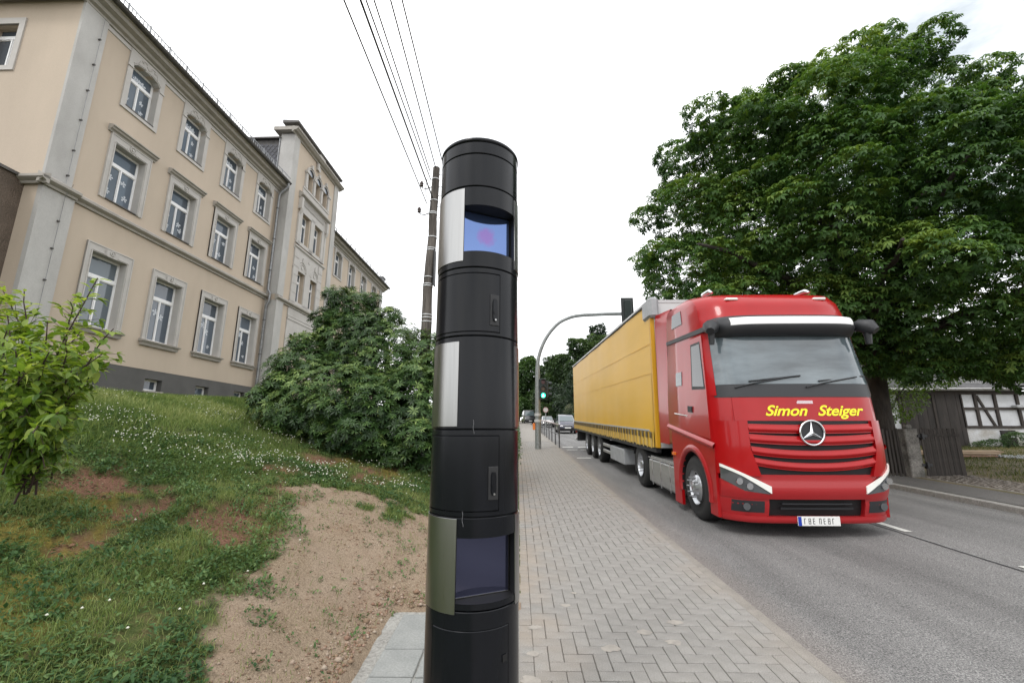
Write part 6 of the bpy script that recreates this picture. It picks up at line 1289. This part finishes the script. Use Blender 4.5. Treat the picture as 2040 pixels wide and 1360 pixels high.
# ------------------------------------------------------------------ rhododendron
RH = empty('rhododendron_bush', (0, 0, 0)); tag(RH, 'large dark evergreen rhododendron with leathery leaf rosettes between the school and the pillar', 'bush')
RE = [(-4.6, 9.6, 2.75, .95, 1.2, .85), (-4.0, 10.1, 4.3, .62, .75, .75), (-3.9, 9.9, 3.6, .8, .9, .8), (-3.1, 9.8, 3.3, 1.1, 1.2, 1.0), (-2.2, 10, 3.0, 1.2, 1.2, .95), (-1.5, 9.8, 2.7, .95, 1.1, .95), (-3.6, 9.0, 2.2, 1.6, 1.1, 1.0), (-2.1, 8.9, 1.9, 1.25, 1.1, 1.05), (-1.3, 8.9, 1.5, .85, .9, .8), (-4.6, 9.1, 2.0, .95, .95, .7), (-1.8, 8.4, 1.25, .8, .7, .5), (-2.9, 8.6, 1.6, 1.0, .8, .6), (-1.0, 10.6, 2.3, .8, 1, .8)]
RE2 = list(RE); q = random.Random(3)
for e in RE:
    for _ in range(7):
        d = Vector((q.gauss(0, 1), q.gauss(0, 1)-.6, q.gauss(0, 1)+.3)).normalized(); s = q.uniform(.2, .42); RE2.append((e[0]+d.x*e[3]*.92, e[1]+d.y*e[4]*.92, e[2]+d.z*e[5]*.92, s, s, s*.8))
p, nr = lobes_sample(RE2, 11500, .3, .2); n = len(p)
k = p[:, 2] > lawn_z(p[:, 0], p[:, 1])+.1; p, nr = p[k], nr[k]; n = len(p)
ax = nr*.75+np.array([0, -.1, .6])+RNG.normal(size=(n, 3))*.2; ax /= np.linalg.norm(ax, axis=1)[:, None]; a, b = basis(ax); t0 = RNG.uniform(0, 6.28, n); sz = RNG.uniform(.085, .14, n); tone = np.clip(.38+.32*nr[:, 2]+RNG.normal(0, .2, n)+(fbm(p[:, 0], p[:, 2], 1.6, 3, 90)-.5)*.8, 0, 1)  # lit upward leaves and dark gaps painted in through the rosette tone
VV_, RR = [], []
for k in range(9):
    th = t0+k*6.28/9*1.0+RNG.normal(0, .12, n); el = RNG.uniform(-.12, .38, n)[:, None]; d = a*np.cos(th)[:, None]+b*np.sin(th)[:, None]+ax*el; d /= np.linalg.norm(d, axis=1)[:, None]
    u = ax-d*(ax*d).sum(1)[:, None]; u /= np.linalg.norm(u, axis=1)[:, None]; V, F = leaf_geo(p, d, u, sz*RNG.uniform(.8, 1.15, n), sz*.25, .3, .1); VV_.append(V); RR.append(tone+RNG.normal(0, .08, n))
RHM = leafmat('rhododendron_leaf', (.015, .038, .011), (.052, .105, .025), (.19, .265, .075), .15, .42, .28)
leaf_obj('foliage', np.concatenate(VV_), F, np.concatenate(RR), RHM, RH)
mb = MB(); limbs(mb, (-3, 9.8, 1.3), [(-4.6, 9.6, 3.2), (-4, 10, 4.6), (-3, 9.7, 3.8), (-2, 9.9, 3.4), (-1.4, 9.6, 2.9), (-3.6, 9, 2.6), (-2, 8.9, 2.2), (-4.5, 9.1, 2.2)], .06); mb.build('branches', BARK, RH)
# ------------------------------------------------------------------ young leafy shrub, lower left
SH = empty('young_shrub', (0, 0, 0)); tag(SH, 'young shrub with bright green pointed leaves at the left edge of the picture', 'shrub')
q = random.Random(21); stems = MB(); LB_, LD, LN, LS = [], [], [], []
B0 = Vector((-4.15, 3.75, 1.0))
tips = [((50, 575), 3.6), ((190, 555), 3.5), ((142, 600), 3.6), ((95, 640), 3.4), ((225, 655), 3.4), ((205, 705), 3.3), ((215, 735), 3.5), ((15, 620), 3.5), ((5, 575), 3.7), ((60, 690), 3.2), ((130, 680), 3.3), ((170, 760), 3.3), ((150, 800), 3.4), ((20, 760), 3.1), ((80, 780), 3.0), ((110, 840), 3.2), ((120, 870), 3.4), ((60, 900), 3.2), ((90, 930), 3.3), ((20, 880), 3.1), ((40, 830), 3.0), ((0, 700), 3.3), ((140, 740), 3.2), ((-40, 640), 3.6), ((-60, 720), 3.4), ((-60, 820), 3.3), ((30, 940), 3.4), ((185, 700), 3.7), ((90, 720), 3.6), ((40, 640), 3.7), ((-20, 560), 3.8), ((160, 660), 3.7), ((10, 660), 3.1), ((110, 790), 3.6), ((130, 905), 3.5), ((5, 940), 3.2), ((70, 860), 2.9), ((-30, 900), 3.0), ((50, 740), 2.9), ((0, 820), 2.9), ((100, 700), 3.0), ((170, 720), 3.6), ((120, 820), 3.0), ((30, 700), 2.9), ((-30, 780), 2.9)]
for (px, py), D in tips:
    r = ray_w(px, py); T_ = Vector((0, 0, H))+r*(D/r.y); s0 = B0+Vector((q.uniform(-.2, .25), q.uniform(-.25, .15), q.uniform(.05, .9)))*(1 if T_.z > 1.9 else .6); P = []
    for i in range(9): t = i/8; p_ = s0.lerp(T_, t); p_.z += .12*math.sin(t*math.pi)*(1 if T_.z > 1.8 else 1.6); P.append(p_+Vector((q.uniform(-.01, .01),)*3))
    stems.tube(P, [.006*(1-.7*i/8)+.002 for i in range(9)], 6)
    ln = sum((P[i+1]-P[i]).length for i in range(8)); m_ = int(ln/.021)
    for i in range(m_):
        t = .06+.94*i/m_; f_ = t*8; j = min(int(f_), 7); pt = P[j].lerp(P[j+1], f_-j); ax_ = (P[j+1]-P[j]).normalized(); sd = ax_.cross(Vector((q.gauss(0, 1), q.gauss(0, 1), q.gauss(0, 1)))).normalized(); d = (ax_*.45+sd+Vector((0, 0, .12))).normalized()
        LB_.append(pt+d*.012); LD.append(d); LN.append((Vector((0, 0, 1))+Vector((q.gauss(0, .3), q.gauss(0, .3), 0))).normalized()); LS.append(q.uniform(.06, .118)*(1 if t < .9 else .75))
        if q.random() < .35 and t < .85:   # short side twig
            e = pt+d*q.uniform(.06, .16); stems.tube([pt, e], [.003, .0015], 4)
            for _ in range(4): dd = (d+Vector((q.gauss(0, .7), q.gauss(0, .7), q.gauss(0, .5)))).normalized(); LB_.append(e); LD.append(dd); LN.append(Vector((0, 0, 1))); LS.append(q.uniform(.05, .095))
stems.build('twigs', mat('twig_bark', (.05, .028, .025), .8), SH)
bb = np.array([tuple(v) for v in LB_]); dd = np.array([tuple(v) for v in LD]); nn = np.array([tuple(v) for v in LN]); nn -= dd*(nn*dd).sum(1)[:, None]; nn /= np.maximum(np.linalg.norm(nn, axis=1)[:, None], 1e-4); ss = np.array(LS); n = len(ss)
side = np.cross(dd, nn); rows_ = []; W_ = [.0, .34, .46, .36, .16, 0.0]; T5 = [0, .18, .42, .68, .88, 1.0]; Vv = []
for w, t in zip(W_, T5):
    c = bb+dd*(ss*t)[:, None]-nn*(ss*.32*t*t)[:, None]
    for sg in (-1, 0, 1): Vv.append(c+side*(ss*w*.5*sg*1.05)[:, None]+nn*(ss*w*.16*abs(sg))[:, None])
V = np.stack(Vv, 1); F = np.array([f for i in range(5) for k in (0, 1) for f in ((3*i+k, 3*i+k+1, 3*i+k+4), (3*i+k, 3*i+k+4, 3*i+k+3))])
ob = leaf_obj('foliage', V, F, np.clip(RNG.normal(.5, .25, n)+.25*(bb[:, 2]-1.8), 0, 1), leafmat('shrub_leaf', (.06, .12, .022), (.15, .24, .045), (.30, .38, .09), .45, .45, .3), SH)
ob.data.polygons.foreach_set('use_smooth', np.ones(len(ob.data.polygons), bool))
# ------------------------------------------------------------------ distant trees
DT = [leafmat('far_leaf_a', (.022, .045, .018), (.05, .09, .032), (.10, .155, .055), .25), leafmat('far_leaf_b', (.035, .07, .022), (.06, .115, .035), (.11, .18, .06), .3), leafmat('far_leaf_c', (.014, .03, .016), (.026, .05, .024), (.05, .08, .035), .15)]
def tree(x, y, hgt, rad, m, label, seed, n=7000, low=.12, leaf=.5):
    n = int(n*2.0)
    q = random.Random(seed); zg = SL*y; E = []
    for _ in range(34):
        t = q.random(); z = zg+hgt*(low+(.93-low)*t); rr_ = rad*(math.sin(math.pi*min(1, .22+.75*t))**.7); a = q.uniform(0, 6.28); d = q.uniform(.15, .8)*rr_; s = q.uniform(.3, .5)*rad; E.append((x+d*math.cos(a), y+d*math.sin(a), z, s, s, s*.75)); E.append((x+(d+s*.8)*math.cos(a), y+(d+s*.8)*math.sin(a), z+s*.5, s*.45, s*.45, s*.35))
    return bush('broadleaf_tree', label, E, n, m, leaf*.6, leaf, .6, 'tree', 'trees beyond the bend of the road', ((x, y, zg-.2), [(x, y, zg+hgt*.8), (x+rad*.4, y, zg+hgt*.6), (x-rad*.4, y, zg+hgt*.6)], .35), .2, .6)
tree(1.9, 92, 13.2, 4.2, DT[1], 'brighter green tree farthest left, seen just right of the black pillar', 1, 11000, .2, .7)
tree(6.6, 68, 10.8, 3.2, DT[0], 'dark rounded tree directly behind the traffic light mast', 2, 9000)
tree(9.2, 60, 12.4, 3.0, DT[0], 'tall dark tree between the mast and the rear of the trailer', 3, 11000, .03)
tree(12.6, 62, 13.6, 3.0, DT[0], 'tall dark tree whose crown shows just above the trailer rear', 4, 9000, .03)
tree(13.5, 72, 16.8, 2.6, DT[2], 'very dark pine rising highest above the trailer roof', 5, 6000, .3)
tree(17, 60, 12.5, 4, DT[0], 'dark tree mostly hidden behind the yellow trailer', 6, 6000)
tree(7.6, 52, 7.2, 3.0, DT[2], 'low dark tree behind the oncoming dark car', 7, 6000, .02, .3)
tree(10.8, 54, 8.8, 3.0, DT[2], 'low dark tree beside the rear edge of the trailer', 8, 6000, .02, .3)
tree(6.0, 76, 10.5, 3.0, DT[0], 'dark tree filling the gap behind the signal mast', 11, 9000, .03)
tree(10.8, 68, 11.5, 3.6, DT[0], 'broad dark tree behind the trailer rear and the low trees', 12, 9000, .03)
tree(0.2, 112, 9.5, 3.6, DT[1], 'light green tree at the very end of the road', 13, 6000, .2)
tree(-3.5, 78, 8.5, 3.5, DT[1], 'green tree left of the road end behind the rhododendron', 9, 5000)
bush('flowering_bush', 'small pale flowering bush between the two oncoming cars', [(6.1, 51, 3.6, .8, .6, 1.2), (6.3, 51, 2.8, .9, .6, .8)], 1500, leafmat('pale_leaf', (.08, .11, .04), (.2, .24, .12), (.5, .5, .4), .3), .1, .2)
bush('hedge', 'low green hedge along the left side of the far pavement', [(-.25, y, SL*y+.35, .35, 1.2, .45) for y in range(14, 60, 3)]+[(-.6, y, SL*y+.8, .6, 1.5, .6) for y in range(20, 60, 4)], 9000, DT[1], .07, .14, cat='hedge')
# ------------------------------------------------------------------ oncoming vehicles
CGL = mat('car_glass', (.10, .13, .14), .05, spec=1)
def car(name, label, cat, loc, rz, prof, win, w, paint, low, heads, mat_low=None, roofw=.78, plate=True, star=False):
    """prof: side outline (y forward is negative, z); the body is that outline swept across, narrower at the top"""
    r = empty(name, loc, (TILT, 0, rz)); tag(r, label, cat, 'vehicles waiting on the road ahead')
    zt = max(b for a, b in prof); zb = low
    def wd(z): return w/2*(1-(1-roofw)*max(0, (z-zb)/(zt-zb))**1.3)
    mb = MB(); n = len(prof); xs = (-1, -.86, 0, .86, 1); P = []
    for s in xs:
        P.append([(s*wd(b), a+(.06 if abs(s) == 1 else 0)*(1 if a < 0 else -1)+(.05*s*s if a < -1 else 0), b-(.03 if abs(s) == 1 and b > .5 else 0)) for a, b in prof])
    mb.grid(P, True, True); mb.add(P[0], [tuple(range(n))]); mb.add(P[-1], [tuple(range(n))]); mb.build('body', paint, r)
    (ya, za), (yb, zb2) = win; mb = MB(); mb.add([(-wd(za)*.88, ya-.03, za), (wd(za)*.88, ya-.03, za), (wd(zb2)*.86, yb-.03, zb2), (-wd(zb2)*.86, yb-.03, zb2)], [(0, 1, 2, 3)]); mb.build('windscreen', CGL, r)
    for s in (-1, 1):
        mb = MB(); mb.add([(s*(wd(za)+.012), ya+.35, za), (s*(wd(za)+.012), 1.4, za+.03), (s*(wd(zb2)+.012), 1.2, zb2-.02), (s*(wd(zb2)+.012), yb+.2, zb2-.02)], [(0, 1, 2, 3)]); mb.build('side_window', CGL, r)
        hx, hy, hz = heads; mb = MB(); mb.add([(s*(hx-.2), hy-.05, hz-.1), (s*(hx+.13), hy+.06, hz-.02), (s*(hx+.16), hy+.25, hz+.14), (s*(hx-.16), hy-.0, hz+.02), (s*(hx-.2), hy+.1, hz-.1), (s*(hx+.16), hy+.3, hz+.1)], [(0, 1, 2, 3)]); mb.build('headlight', mat('car_lamp', (.75, .76, .78), .2), r)
        mb = MB(); mb.box(min(s*w*.5, s*(w*.5+.2)), max(s*w*.5, s*(w*.5+.2)), ya+.35, ya+.45, za, za+.16, .02); mb.build('side_mirror', DKP, r)
        for yy in (prof[0][0]+.85, prof[0][0]+3.4):
            mb = MB(); P = [[(s*(w*.5-.2+x), yy+rd*math.cos(a), .32+rd*math.sin(a)) for a in np.linspace(0, 2*math.pi, 20)[:-1]] for x, rd in ((0, .05), (0, .32), (.2, .32), (.21, .22), (.2, .05))]; mb.grid(P, True, True); mb.build('wheel', TYRE, r)
    fy = prof[0][0]; mb = MB(); mb.box(-w*.4, w*.4, fy-.04, fy+.1, .24, .5, .02); mb.build('lower_grille', GRL, r)
    mb = MB(); mb.box(-w*.24, w*.24, fy-.035, fy+.1, heads[2]-.09, heads[2]-.02, .01); mb.build('grille', CHR, r)
    mb = MB(); mb.box(-.26, .26, fy-.075, fy-.05, .46, .57); mb.build('number_plate', mat('plate_white', (.75, .75, .73), .4), r)
    return r
pm_ = [(-1.95, .3), (-2.0, .55), (-1.9, .8), (-1.1, 1.02), (-.35, 1.55), (.3, 1.65), (1.5, 1.58), (1.95, 1.1), (2.0, .5), (1.95, .25)]
car('oncoming_minivan', 'dark blue compact minivan facing us beside the trailer rear, nearest of the oncoming vehicles', 'car', (4.3, 40, SL*40+RZ), 0, pm_, ((-1.05, 1.06), (-.42, 1.5)), 1.62, mat('dark_blue_paint', (.035, .037, .065), .25, coat=1), .3, (.6, -1.83, .78))
pc_ = [(-1.95, .28), (-2.0, .5), (-1.85, .72), (-.95, .92), (-.2, 1.38), (.7, 1.42), (1.5, 1.15), (2.0, .85), (2.0, .28)]
car('oncoming_hatchback', 'silver car with raked windscreen behind the pavement railing', 'car', (3.84, 58, SL*58+RZ), 0, pc_, ((-.9, .96), (-.28, 1.34)), 1.68, mat('silver_paint', (.5, .48, .48), .3, metal=.4, coat=1), .28, (.6, -1.85, .68))
pv_ = [(-2.4, .35), (-2.45, .7), (-2.35, 1.1), (-1.6, 1.35), (-.95, 2.25), (-.6, 2.35), (.3, 2.35), (.35, .9), (2.6, .85), (2.6, .45)]
vn = car('flatbed_van', 'dark flatbed van at the far end of the road left of the mast', 'van', (1.85, 78, SL*78+RZ), .12, pv_, ((-1.55, 1.4), (-1.0, 2.15)), 2.0, mat('van_black_paint', (.03, .03, .034), .3, coat=.8), .35, (.72, -2.3, .95), roofw=.85)
